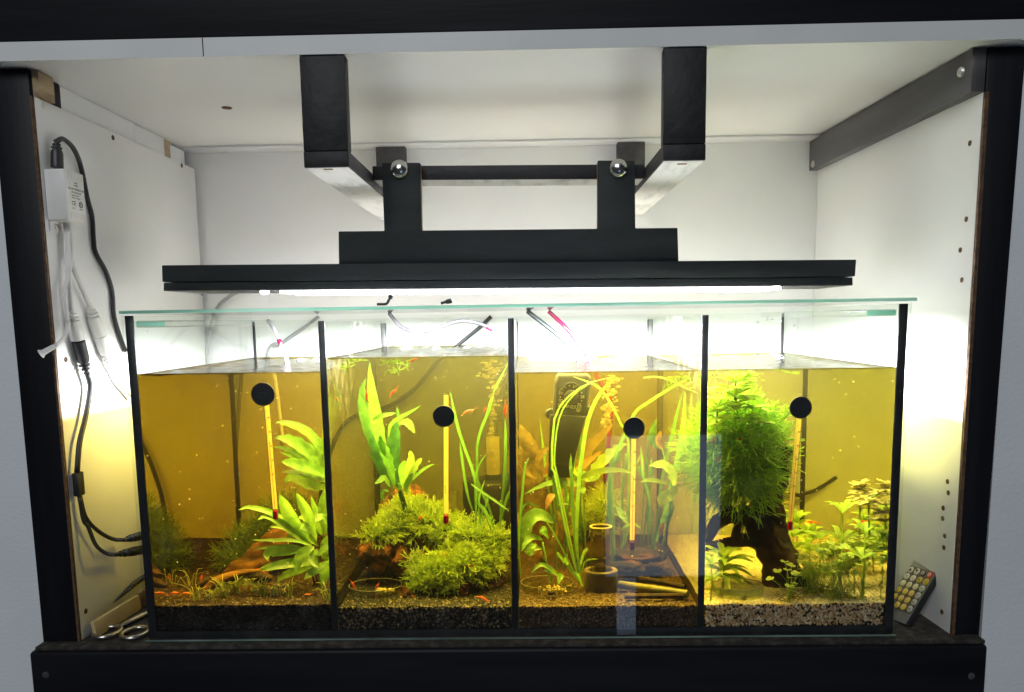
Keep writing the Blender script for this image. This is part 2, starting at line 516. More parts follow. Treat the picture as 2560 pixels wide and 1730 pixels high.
# ------------------------------------------------------------------ lamp hung on the crossbar
LY = 0.076
lamp = thing('hanging_lamp', 'black stepped wooden light bar hung over the tank on two bolts', 'lamp', (0, LY, 0.33))
k_ = 2560 / 2324
def L(x, y): q = at(x * k_, y * k_, LY); return (q[0], q[2])
b0, b1 = L(370, 602.5), L(1941, 589.5)
r0, r1, r2, r3 = L(769, 600), L(768, 525), L(1538, 517), L(1540, 593)
ua = [L(872, 524), L(866, 369), L(953, 369), L(956, 523)]
ub = [L(1357, 519), L(1357, 364), L(1441, 364), L(1442, 518)]
fp = MB().prism([r0, r1, ua[0], ua[1], ua[2], ua[3], ub[0], ub[1], ub[2], ub[3], r2, r3], LY, LY + 0.012)
fpo = fp.build('front_board', M_lampwood, lamp, bevel=0.0007)
for u in (ua, ub):                                      # raw ply core showing on the inner edge of each upright
    x0 = u[2][0] if u is ua else u[0][0]
    x1 = u[3][0] if u is ua else u[1][0]
    s_ = 1 if u is ua else -1
    MB().add([(u[3][0] + s_ * 0.0002, LY + 0.004, u[3][1] + 0.001) if u is ua else (u[0][0] - 0.0002, LY + 0.004, u[0][1] + 0.001),
              (u[3][0] + s_ * 0.0002, LY + 0.0085, u[3][1] + 0.001) if u is ua else (u[0][0] - 0.0002, LY + 0.0085, u[0][1] + 0.001),
              (u[2][0] + s_ * 0.0002, LY + 0.0085, u[2][1] - 0.001) if u is ua else (u[1][0] - 0.0002, LY + 0.0085, u[1][1] - 0.001),
              (u[2][0] + s_ * 0.0002, LY + 0.004, u[2][1] - 0.001) if u is ua else (u[1][0] - 0.0002, LY + 0.004, u[1][1] - 0.001)],
             [(0, 1, 2, 3)]).build('raw_edge', M_ply, fpo)
g0, g1 = L(371, 640), L(1938, 627.5)
e0, e1 = L(372, 660.5), L(1937, 648)
LD = 0.085
MB().prism([g0, b0, b1, g1], LY - 0.003, LY + LD).build('light_bar', M_lampwood, lamp, bevel=0.0008)
gz = 0.0009
MB().prism([(e0[0] + 0.0005, e0[1]), (g0[0] + 0.001, g0[1] - gz), (g1[0] - 0.002, g1[1] - gz), (e1[0] - 0.0015, e1[1])], LY - 0.0022, LY + LD - 0.001).build('lower_board', M_lampwood, lamp, bevel=0.0006)
# led strips under the bar
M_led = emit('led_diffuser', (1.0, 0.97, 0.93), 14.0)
M_ledpcb = pbr('led_strip_base', (0.75, 0.75, 0.72), rough=0.5)
slope = math.atan2(e1[1] - e0[1], e1[0] - e0[0])
for yy in (LY + 0.012, LY + 0.038, LY + 0.066):
    zc_ = (e0[1] + e1[1]) / 2 - 0.0016
    xc_ = (e0[0] + e1[0]) / 2
    ls = MB().box(-0.225, 0.270, -0.005, 0.005, -0.0012, 0.0012).build('led_strip', M_led, lamp)
    ls.location = (xc_ - 0, yy, zc_)
    ls.rotation_euler = (0, -slope, 0)
    la = bpy.data.lights.new('led_light', 'AREA')
    la.shape = 'RECTANGLE'
    la.size, la.size_y = 0.48, 0.010
    la.spread = math.radians(165)
    la.energy = LED_W / 3
    la.color = (0.955, 0.93, 1.0)
    lo = bpy.data.objects.new('led_light', la)
    COL.objects.link(lo)
    lo.parent = lamp
    lo.matrix_parent_inverse = Matrix.Translation(-lamp.location)
    lo.location = (xc_ + 0.026, yy, zc_ - 0.0026)
    lo.rotation_euler = (0, -slope, 0)
# round end knobs under the bar
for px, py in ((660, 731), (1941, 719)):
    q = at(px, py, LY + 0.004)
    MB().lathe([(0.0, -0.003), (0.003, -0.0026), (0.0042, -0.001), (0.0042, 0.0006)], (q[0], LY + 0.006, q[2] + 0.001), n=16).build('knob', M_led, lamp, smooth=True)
# dome bolts through the uprights
for px, py in ((907, 385), (1403, 383)):
    q = L(px, py)
    R_ = 0.0091
    pf = [(R_ * math.cos(a), -0.0006 - R_ * 0.72 * math.sin(a)) for a in np.linspace(0, math.pi / 2 - 0.001, 9)]
    pf[-1] = (0.0, pf[-1][1])
    MB().lathe([(R_ * 0.96, 0.0005)] + pf, (q[0], LY, q[1]), 'Y', 28).build('bolt', M_bolt, lamp, smooth=True)
# ------------------------------------------------------------------ glass tank
TW, TD, TH = 0.35, 0.318, 0.3055
DX = (-0.1722, -0.0018, 0.1716)
WL = (0.2505, 0.2625, 0.2470, 0.2470)
M_glass = glass('tank_glass', (0.975, 0.992, 0.984))
M_glassd = glass('tank_divider_glass', (0.94, 0.955, 0.93), ior=1.12, dirt=0.05)
M_lid = glass('lid_glass', (0.985, 0.995, 0.99), bump=0.02, bscale=25)
M_gedge = pbr('green_glass_edge', (0.30, 0.62, 0.50), (0.66, 0.90, 0.82), 22, rough=0.15, spec=0.6, stretch=(0.3, 8, 8), trans=0.5, detail=6)
M_gbot = pbr('dull_glass_edge', (0.05, 0.09, 0.08), (0.20, 0.30, 0.26), 40, rough=0.3, spec=0.4, stretch=(0.3, 4, 4))
M_seal = pbr('black_silicone', (0.008, 0.008, 0.009), (0.014, 0.014, 0.016), 90, rough=0.38, spec=0.5, bump=0.15)
tank = thing('glass_aquarium', 'long glass tank split by dividers into four planted compartments', 'aquarium', (0, 0.15, 0))
MB().box(-TW, TW, 0.0, 0.006, 0.0005, TH).build('front_pane', glass('front_glass', (0.975, 0.992, 0.984), dirt=0.018), tank)
MB().box(-TW, TW, 0.3122, TD, 0.0005, TH - 0.006).build('back_pane', M_glass, tank)
MB().box(-TW, TW, 0.0063, 0.3119, 0.0005, 0.006).build('bottom_pane', M_seal, tank)
for s in (-1, 1):
    x0, x1 = sorted((s * TW, s * (TW - 0.0076)))
    sp_ = MB().box(x0, x1, 0.0063, 0.3119, 0.0063, TH - 0.001).build('side_pane', M_glass, tank)
    x0, x1 = sorted((s * (TW + 0.0), s * (TW - 0.0078)))
    MB().box(x0, x1, 0.00605, 0.0078, 0.0007, TH - 0.0008).build('seal', M_seal, tank, bevel=0.0004)
    x0, x1 = sorted((s * (TW - 0.0077), s * (TW - 0.0108)))
    MB().box(x0, x1, 0.3082, 0.3121, 0.0063, TH - 0.007).build('seal', M_seal, tank, bevel=0.0010)
    # cross brace under the lid, its green ends towards the front
    x0, x1 = sorted((s * (TW - 0.0085), s * (TW - 0.0375)))
    br = MB().box(x0, x1, 0.0075, 0.311, TH - 0.0115, TH - 0.0055).build('brace', M_glass, tank, bevel=0.0018, seg=3)
    MB().box(x0 + 0.0015, x1 - 0.0015, 0.0068, 0.0074, TH - 0.0108, TH - 0.0062).build('brace_edge', M_gedge, br, bevel=0.0002)
for x in DX:
    MB().box(x - 0.0028, x + 0.0028, 0.0063, 0.3119, 0.0063, TH - 0.009).build('divider', M_glassd, tank)
    MB().box(x - 0.0031, x + 0.0031, 0.00605, 0.0078, 0.0075, TH - 0.008).build('seal', M_seal, tank, bevel=0.0014)
    MB().box(x - 0.0036, x + 0.0036, 0.3085, 0.3121, 0.0063, TH - 0.012).build('seal', M_seal, tank, bevel=0.0010)
MB().box(-TW + 0.0079, TW - 0.0079, 0.00605, 0.0078, 0.0007, 0.0074).build('bottom_seal', M_seal, tank)
MB().box(-TW, TW, -0.0006, -0.0001, 0.0004, 0.0018).build('bottom_edge', M_gbot, tank)

# glass cover
lid = thing('lid_glass_cover', 'thin glass cover lying on top of the tank with green edge', 'lid', (0, 0.15, TH))
l0, l1 = at(297, 778, -0.004), at(2293, 745, -0.004)
lv = [(l0[0], -0.0035), (l1[0], -0.0035), (l1[0], 0.285), (l0[0], 0.285)]
def lz(x): return TH + 0.0005 + (x - l0[0]) / (l1[0] - l0[0]) * 0.0006
MB().add([(x, y, lz(x)) for x, y in lv] + [(x, y, lz(x) + 0.0032) for x, y in lv],
         [(0, 3, 2, 1), (4, 5, 6, 7), (1, 2, 6, 5), (2, 3, 7, 6), (3, 0, 4, 7), (0, 1, 5, 4)]).build('pane', M_lid, lid, weld=True)
MB().add([(x, y, z) for (x, y, z) in ((l0[0], -0.0041, lz(l0[0]) + 0.0003), (l1[0], -0.0041, lz(l1[0]) + 0.0003), (l1[0], -0.0041, lz(l1[0]) + 0.0030), (l0[0], -0.0041, lz(l0[0]) + 0.0030),
                                      (l0[0], -0.0036, lz(l0[0]) + 0.0003), (l1[0], -0.0036, lz(l1[0]) + 0.0003), (l1[0], -0.0036, lz(l1[0]) + 0.0030), (l0[0], -0.0036, lz(l0[0]) + 0.0030))],
         [(0, 1, 2, 3), (4, 7, 6, 5), (0, 4, 5, 1), (3, 2, 6, 7), (0, 3, 7, 4), (1, 5, 6, 2)]).build('green_edge', M_gedge, lid)

# ------------------------------------------------------------------ water in the four compartments
SIG = ((4.5, 5.7, 12.5), (7.2, 7.9, 14.5), (5.5, 6.7, 14.5), (3.8, 4.3, 9.0))
def water_mat(name, sig, ripple):
    m, t, o = nt(name)
    a = t.nodes.new('ShaderNodeAttribute')
    a.attribute_name = 'side'
    def cmp(v):
        n = t.nodes.new('ShaderNodeMath')
        n.operation = 'COMPARE'
        n.inputs[1].default_value = v
        n.inputs[2].default_value = 0.25
        t.links.new(a.outputs['Fac'], n.inputs[0])
        return n.outputs[0]
    rf = t.nodes.new('ShaderNodeBsdfRefraction')
    rf.inputs['IOR'].default_value = 1.333
    rf.inputs['Roughness'].default_value = 0.0
    tr = t.nodes.new('ShaderNodeBsdfTransparent')
    gl = t.nodes.new('ShaderNodeBsdfGlossy')
    gl.inputs['Roughness'].default_value = 0.02
    fr = t.nodes.new('ShaderNodeFresnel')
    fr.inputs[0].default_value = 1.333
    # end walls: light that came in through the top is thrown back by the side of the tank
    ge = t.nodes.new('ShaderNodeNewGeometry')
    me_ = t.nodes.new('ShaderNodeMapRange')
    me_.inputs[3].default_value = 1 / 1.8
    me_.inputs[4].default_value = 1.8
    t.links.new(ge.outputs['Backfacing'], me_.inputs[0])
    fe = t.nodes.new('ShaderNodeFresnel')
    t.links.new(me_.outputs[0], fe.inputs[0])
    # moving surface: fine ripples
    tc = t.nodes.new('ShaderNodeTexCoord')
    mp = t.nodes.new('ShaderNodeMapping')
    mp.inputs['Scale'].default_value = (0.55, 1.3, 1.0)
    t.links.new(tc.outputs['Object'], mp.inputs[0])
    n = t.nodes.new('ShaderNodeTexNoise')
    n.inputs['Scale'].default_value = 55
    n.inputs['Detail'].default_value = 3
    n.inputs['Distortion'].default_value = 1.2
    t.links.new(mp.outputs[0], n.inputs['Vector'])
    bp = t.nodes.new('ShaderNodeBump')
    bp.inputs['Strength'].default_value = ripple
    bp.inputs['Distance'].default_value = 0.006
    t.links.new(n.outputs['Fac'], bp.inputs['Height'])
    gt = t.nodes.new('ShaderNodeBsdfGlossy')
    gt.inputs['Roughness'].default_value = 0.02
    t.links.new(bp.outputs[0], gt.inputs['Normal'])
    ft = t.nodes.new('ShaderNodeFresnel')
    thin_ior(t, ft, 1.333)
    t.links.new(bp.outputs[0], ft.inputs['Normal'])
    top = t.nodes.new('ShaderNodeMixShader')
    t.links.new(ft.outputs[0], top.inputs[0])
    t.links.new(tr.outputs[0], top.inputs[1])
    t.links.new(gt.outputs[0], top.inputs[2])
    side = t.nodes.new('ShaderNodeMixShader')
    t.links.new(fr.outputs[0], side.inputs[0])
    t.links.new(tr.outputs[0], side.inputs[1])
    t.links.new(gl.outputs[0], side.inputs[2])
    m1 = t.nodes.new('ShaderNodeMixShader')               # divider sides: water on both sides of the glass
    t.links.new(cmp(3.0), m1.inputs[0])
    t.links.new(side.outputs[0], m1.inputs[1])
    t.links.new(tr.outputs[0], m1.inputs[2])
    m2 = t.nodes.new('ShaderNodeMixShader')
    t.links.new(cmp(1.0), m2.inputs[0])
    t.links.new(m1.outputs[0], m2.inputs[1])
    t.links.new(top.outputs[0], m2.inputs[2])
    m3 = t.nodes.new('ShaderNodeMixShader')
    t.links.new(cmp(0.0), m3.inputs[0])
    t.links.new(m2.outputs[0], m3.inputs[1])
    t.links.new(rf.outputs[0], m3.inputs[2])
    me2 = t.nodes.new('ShaderNodeMixShader')
    t.links.new(fe.outputs[0], me2.inputs[0])
    t.links.new(tr.outputs[0], me2.inputs[1])
    t.links.new(gl.outputs[0], me2.inputs[2])
    m4 = t.nodes.new('ShaderNodeMixShader')
    t.links.new(cmp(4.0), m4.inputs[0])
    t.links.new(m3.outputs[0], m4.inputs[1])
    t.links.new(me2.outputs[0], m4.inputs[2])
    t.links.new(m4.outputs[0], o.inputs[0])
    volume(t, o, sig)
    return m

XC = []                                                   # inner x range of each compartment
xs = [-TW + 0.0078] + [q for x in DX for q in (x - 0.003, x + 0.003)] + [TW - 0.0078]
for i in range(4):
    XC.append((xs[2 * i], xs[2 * i + 1]))
def water(i):
    x0, x1 = XC[i][0] + 0.0003, XC[i][1] - 0.0003
    y0, y1, z0, zw = WF, 0.3117, 0.0066, WL[i]
    def axis(a, b, n):
        e = [0, 0.0004, 0.0009, 0.0016, 0.0026, 0.004]
        return np.array([a + q for q in e] + list(np.linspace(a + 0.007, b - 0.007, n)) + [b - q for q in e[::-1]])
    gx, gy = axis(x0, x1, 30), axis(y0, y1, 46)
    nx, ny = len(gx), len(gy)
    rr = random.Random(50 + i)
    ws = [(rr.uniform(40, 190), rr.uniform(40, 190), rr.uniform(0, 6.3), rr.uniform(0.3, 1.0)) for _ in range(9)]
    v = []
    for y in gy:
        for x in gx:
            d = min(x - x0, x1 - x, y - y0, y1 - y)
            h = 0.0016 * math.exp(-d / 0.0014)
            h += 0.00022 * sum(q[3] * math.sin(q[0] * x + q[1] * y * (1 if k % 2 else -1) + q[2]) for k, q in enumerate(ws)) * min(1, max(0, d / 0.004))
            v.append((x, y, zw + h))
    f, sd = [], []
    for b in range(ny - 1):
        for a in range(nx - 1):
            f.append((b * nx + a, b * nx + a + 1, (b + 1) * nx + a + 1, (b + 1) * nx + a))
            sd.append(1.0)
    k = len(v)
    rim = [a for a in range(nx)] + [b * nx + nx - 1 for b in range(1, ny)] + [(ny - 1) * nx + a for a in range(nx - 2, -1, -1)] + [b * nx for b in range(ny - 2, 0, -1)]
    v += [(v[q][0], v[q][1], z0) for q in rim]
    n = len(rim)
    for q in range(n):
        r2 = (q + 1) % n
        f.append((rim[r2], rim[q], k + q, k + r2))
        if q < nx - 1: sd.append(0.0)
        elif q < nx - 1 + ny - 1: sd.append(4.0 if i == 3 else 3.0)
        elif q < 2 * (nx - 1) + ny - 1: sd.append(2.0)
        else: sd.append(4.0 if i == 0 else 3.0)
    f.append(tuple(range(k + n - 1, k - 1, -1)))
    sd.append(2.0)
    me = bpy.data.meshes.new('water')
    me.from_pydata(v, [], f)
    at_ = me.attributes.new('side', 'FLOAT', 'FACE')
    at_.data.foreach_set('value', sd)
    sm = [q == 1.0 for q in sd]
    me.polygons.foreach_set('use_smooth', sm)
    me.materials.append(water_mat('tea_water', SIG[i], 0.22))
    o = bpy.data.objects.new('water', me)
    COL.objects.link(o)
    return tag(o, kind='structure', label=('amber water in the compartment beside the left cabinet wall', 'olive water round the moss covered rocks', 'golden water round the black heater', 'yellow green water over the pale sand')[i])
for i in range(4):
    water(i)
# ------------------------------------------------------------------ tools for what grows and lies under water
ORG = {1: (300, 740), 2: (300, 1150), 3: (780, 740), 4: (780, 1150), 5: (1260, 740), 6: (1260, 1150), 7: (1740, 740), 8: (1740, 1150)}
ZK = 0.292734
def Z(k, x, y): return (ORG[k][0] + x * ZK, ORG[k][1] + y * ZK)
def pxm(Y): return (0.6912 + (Y - WF) / 1.333) / FPX
ZS = (0.0330, 0.0300, 0.0300, 0.0300)                       # level of each bed
def ground(px, py, i):                                      # where the refracted sight line meets the bed
    a, b = uw(px, py, WF), uw(px, py, 0.30)
    t = (a[2] - ZS[i]) / (a[2] - b[2])
    t = min(max(t, 0.0), 1.02)
    return a + (b - a) * t
def fit(x, y, Y, i=3, m=0.012):                              # the deepest place on this sight line still inside the compartment
    while Y > 0.02 and not (XC[i][0] + m < uw(x, y, Y)[0] < XC[i][1] - m): Y -= 0.005
    return Y
def inside(p, d, l, i):                                      # shorten what would grow through the glass
    for ax_, lo, hi in ((0, XC[i][0] + 0.003, XC[i][1] - 0.003), (1, 0.011, 0.306), (2, 0.0, WL[i] - 0.001)):
        if d[ax_] > 1e-6: l = min(l, max(0.004, (hi - p[ax_]) / d[ax_]))
        if d[ax_] < -1e-6: l = min(l, max(0.004, (lo - p[ax_]) / d[ax_]))
    return l
def W3(k, pts, ys):
    n = len(pts)
    if np.isscalar(ys): ys = (ys, ys)
    Y = np.interp(np.linspace(0, 1, n), np.linspace(0, 1, len(ys)), ys)
    return [uw(*Z(k, *p), Y[i]) for i, p in enumerate(pts)]

def noise3(p, s, seed=0):
    """cheap smooth value from a few sines"""
    x, y, z = p[0] * s + seed, p[1] * s + seed * 1.7, p[2] * s - seed * 0.6
    return (math.sin(x * 1.0 + 1.3 * math.sin(y * 0.9)) + math.sin(y * 1.1 + 1.7 * math.sin(z * 1.2)) + math.sin(z * 0.93 + 1.1 * math.sin(x * 1.07 + 2.0))) / 3

def leaf_shape(mb, path, w, kind='lance', nrm=(0, -0.75, 0.66), fold=0.12, wave=0.0, freq=5, seg=12, tw=0.0, seed=0, nw=4):
    P = smoothpath(path, max(2, seg // (len(path) - 1)))
    n = len(P)
    nrm = np.array(nrm, float)
    nrm /= np.linalg.norm(nrm)
    v = []
    for i in range(n):
        t = i / (n - 1)
        T = P[min(i + 1, n - 1)] - P[max(i - 1, 0)]
        T = T / (np.linalg.norm(T) + 1e-9)
        S = np.cross(T, nrm)
        if np.linalg.norm(S) < 0.15: S = np.cross(T, np.array([0.9, 0.1, 0.4]))
        S /= np.linalg.norm(S)
        N = np.cross(S, T)
        if tw:
            a = tw * t
            S, N = S * math.cos(a) + N * math.sin(a), N * math.cos(a) - S * math.sin(a)
        if kind == 'lance': ww = max(0.05, math.sin(math.pi * min(1, t ** 0.85)) ** 0.75) if t < 0.99 else 0.02
        elif kind == 'strap': ww = min(1, 0.55 + t * 1.2) * (1 if t < 0.82 else max(0.04, (1 - t) / 0.18) ** 0.7)
        elif kind == 'oval': ww = 0.10 if t < 0.16 else max(0.03, math.sin(math.pi * (t - 0.12) / 0.9) ** 0.6) if t < 0.99 else 0.03
        else: ww = 0.14 if t < 0.25 else max(0.03, math.sin(math.pi * ((t - 0.2) / 0.8) ** 0.8)) if t < 0.99 else 0.02   # stalked
        h = w * ww / 2
        for q in range(nw + 1):
            s = -1 + 2 * q / nw
            wv = wave * w * math.sin(freq * 2 * math.pi * t + seed + (0.9 if s > 0 else 0)) * s * s
            jag = 1 + (0.10 * math.sin(freq * 3.1 * 2 * math.pi * t + seed * 2 + s) if wave else 0)
            v.append(P[i] + S * s * h * jag + N * (abs(s) * fold * h * 2 + wv))
    f = [(i * (nw + 1) + q, i * (nw + 1) + q + 1, (i + 1) * (nw + 1) + q + 1, (i + 1) * (nw + 1) + q) for i in range(n - 1) for q in range(nw)]
    return mb.add(v, f)

def leaf(parent, k, pts, w, ys, mat, kind='lance', nrm=None, fold=0.12, wave=0.0, freq=5, seg=12, tw=0.0, name='leaf'):
    path = W3(k, pts, ys)
    Ym = ys if np.isscalar(ys) else sum(ys) / len(ys)
    if nrm is None: nrm = (RNG.uniform(-0.35, 0.35), -0.75, RNG.uniform(0.3, 1.0))
    mb = leaf_shape(MB(), path, w * ZK * pxm(Ym), kind, nrm, fold, wave, freq, seg, tw, RNG.uniform(0, 6))
    return mb.build(name, mat, parent, smooth=True)

def strands(mb, seeds, length, rad, rng, curl=0.8, seg=4, forks=1, up=(0, -0.2, 0.5), mi=0):
    """thin forking shoots growing from (point, normal) seeds"""
    for p, nn in seeds:
        d = np.array(nn, float) + np.array([rng.gauss(0, 0.45), rng.gauss(0, 0.45), rng.gauss(0, 0.35)]) + np.array(up) * 0.4
        d /= np.linalg.norm(d)
        L = length * rng.uniform(0.55, 1.3)
        pts = [np.array(p, float)]
        for s in range(seg):
            d = d + np.array([rng.gauss(0, curl), rng.gauss(0, curl), rng.gauss(0, curl)]) * 0.35
            d /= np.linalg.norm(d)
            pts.append(pts[-1] + d * L / seg)
            if forks and s == seg - 2:
                for _ in range(forks):
                    e = d + np.array([rng.gauss(0, 0.7), rng.gauss(0, 0.7), rng.gauss(0, 0.7)])
                    e /= np.linalg.norm(e)
                    mb.tube([pts[-1], pts[-1] + e * L * 0.22, pts[-1] + (e + d * 0.3) * L * 0.36], [rad, rad, rad * 0.6], 3, mi, cap=False)
        mb.tube(pts, [rad] * seg + [rad * 0.6], 3, mi, cap=False)
    return mb

def ellip_seeds(c, r, n, rng, zmin=-0.3, front=True):
    out = []
    while len(out) < n:
        a = np.array([rng.gauss(0, 1), rng.gauss(0, 1), rng.gauss(0, 1)])
        a /= np.linalg.norm(a)
        if a[2] < zmin or (front and a[1] > 0.5): continue
        nn = a / np.array(r)
        nn /= np.linalg.norm(nn)
        out.append((np.array(c) + a * np.array(r) * rng.uniform(0.8, 1.02), nn))
    return out

def blob(mb, c, r, rng, amp=0.18, sub=3, scale=None, mi=0, flat=0.0):
    bm = bmesh.new()
    bmesh.ops.create_icosphere(bm, subdivisions=sub, radius=1.0)
    sd = rng.uniform(0, 50)
    v = []
    for q in bm.verts:
        p = np.array(q.co)
        k = 1 + amp * noise3(p, 2.3, sd) + amp * 0.55 * noise3(p, 5.3, sd + 3) + amp * 0.3 * noise3(p, 11.0, sd + 9)
        p = p * k
        if p[2] < -0.7: p[2] = -0.7
        v.append(np.array(c) + p * np.array(r))
    f = [tuple(x.index for x in q.verts) for q in bm.faces]
    bm.free()
    return mb.add(v, f, mi)

# ------------------------------------------------------------------ materials under water
G = dict(trans=0.5, rough=0.38, spec=0.5, vary=0.22)
M_crypt = pbr('bright_green_leaf', (0.16, 0.33, 0.035), (0.27, 0.46, 0.07), 130, bump=0.3, bscale=160, **G)
M_fern = pbr('mid_green_leaf', (0.075, 0.20, 0.022), (0.15, 0.33, 0.04), 120, bump=0.4, bscale=180, **G)
M_ferndk = pbr('deep_green_leaf', (0.028, 0.10, 0.018), (0.06, 0.18, 0.03), 120, bump=0.4, bscale=180, **G)
M_vall = pbr('ribbon_leaf', (0.10, 0.25, 0.025), (0.18, 0.36, 0.045), 60, stretch=(1, 1, 0.3), **G)
M_yel = pbr('yellow_green_leaf', (0.30, 0.44, 0.05), (0.42, 0.55, 0.08), 120, bump=0.3, bscale=160, **G)
M_bronze = pbr('bronze_leaf', (0.12, 0.075, 0.018), (0.27, 0.19, 0.04), 90, bump=0.4, bscale=150, **G)
M_orange = pbr('orange_leaf', (0.26, 0.11, 0.02), (0.42, 0.22, 0.04), 90, bump=0.3, bscale=150, **G)
M_moss = pbr('moss_shoot', (0.44, 0.55, 0.055), (0.62, 0.70, 0.12), 90, trans=0.35, rough=0.5, spec=0.3)
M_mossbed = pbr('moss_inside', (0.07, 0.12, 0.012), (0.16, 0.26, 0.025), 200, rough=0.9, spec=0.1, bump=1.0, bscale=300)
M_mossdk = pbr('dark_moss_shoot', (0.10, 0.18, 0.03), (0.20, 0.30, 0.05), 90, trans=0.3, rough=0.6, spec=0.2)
M_java = pbr('green_moss_shoot', (0.30, 0.54, 0.045), (0.52, 0.70, 0.09), 60, trans=0.35, rough=0.5, spec=0.3)
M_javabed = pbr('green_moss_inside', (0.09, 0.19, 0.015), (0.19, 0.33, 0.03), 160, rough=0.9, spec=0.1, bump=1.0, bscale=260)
M_grass = pbr('pale_grass_blade', (0.35, 0.42, 0.08), (0.52, 0.50, 0.14), 40, trans=0.35, rough=0.5)
M_drift = pbr('brown_driftwood', (0.05, 0.022, 0.008), (0.30, 0.135, 0.042), 70, rough=0.75, spec=0.25, bump=0.9, bscale=120, stretch=(0.35, 1, 1), lo=0.4, hi=0.75)
M_driftdk = pbr('dark_driftwood', (0.018, 0.011, 0.007), (0.085, 0.038, 0.016), 60, rough=0.75, spec=0.25, bump=1.0, bscale=130, lo=0.42, hi=0.75)
M_lava = pbr('red_lava_rock', (0.03, 0.013, 0.007), (0.36, 0.115, 0.03), 75, rough=0.85, spec=0.2, bump=1.0, bscale=260, lo=0.42, hi=0.66)
M_shrimp = pbr('red_shrimp_shell', (0.62, 0.05, 0.015), (0.85, 0.14, 0.03), 400, rough=0.3, spec=0.5, trans=0.2, vary=0.2)
M_shrimpp = pbr('orange_shrimp_shell', (0.75, 0.2, 0.03), (0.85, 0.3, 0.06), 400, rough=0.3, spec=0.5, trans=0.3)
M_shrimpw = pbr('pale_shrimp_shell', (0.75, 0.35, 0.22), (0.85, 0.5, 0.3), 400, rough=0.3, spec=0.5, trans=0.4)
M_rubber = pbr('black_rubber', (0.010, 0.012, 0.015), (0.018, 0.020, 0.024), 120, rough=0.34, spec=0.6, bump=0.1)
M_plastic = pbr('black_plastic', (0.006, 0.0065, 0.007), (0.011, 0.0115, 0.012), 80, rough=0.38, spec=0.45)
M_card = pbr('thermometer_card', (0.90, 0.74, 0.30), (0.93, 0.78, 0.34), 60, rough=0.6, trans=0.7)
M_ink = pbr('black_print', (0.01, 0.01, 0.01), rough=0.7)
M_red = pbr('red_spirit', (0.42, 0.008, 0.012), (0.5, 0.012, 0.016), 50, rough=0.25)
M_redb = pbr('dark_red_spirit', (0.12, 0.01, 0.03), (0.16, 0.012, 0.035), 50, rough=0.25)
M_clear = glass('clear_glass', (0.94, 0.955, 0.93), ior=1.5)
M_dish = glass('dish_glass', (0.92, 0.945, 0.91), ior=1.5)
M_food = pbr('pale_food_crumb', (0.55, 0.42, 0.15), (0.7, 0.55, 0.22), 200, rough=0.8)
M_bubble = glass('air_bubble', (0.92, 0.95, 0.9), ior=1.5)
M_feath = pbr('feathery_leaf', (0.48, 0.62, 0.09), (0.62, 0.74, 0.15), 90, trans=0.6, rough=0.5)
M_speck = pbr('pale_speck', (0.85, 0.80, 0.62), rough=0.6)
M_tube = glass('yellowed_tube_glass', (0.92, 0.91, 0.82), ior=1.6)
M_stone = pbr('dark_stone', (0.010, 0.008, 0.007), (0.085, 0.036, 0.018), 70, rough=0.8, spec=0.2, bump=1.0, bscale=220, lo=0.5, hi=0.75)
M_print = pbr('white_print', (0.75, 0.72, 0.62), rough=0.6)

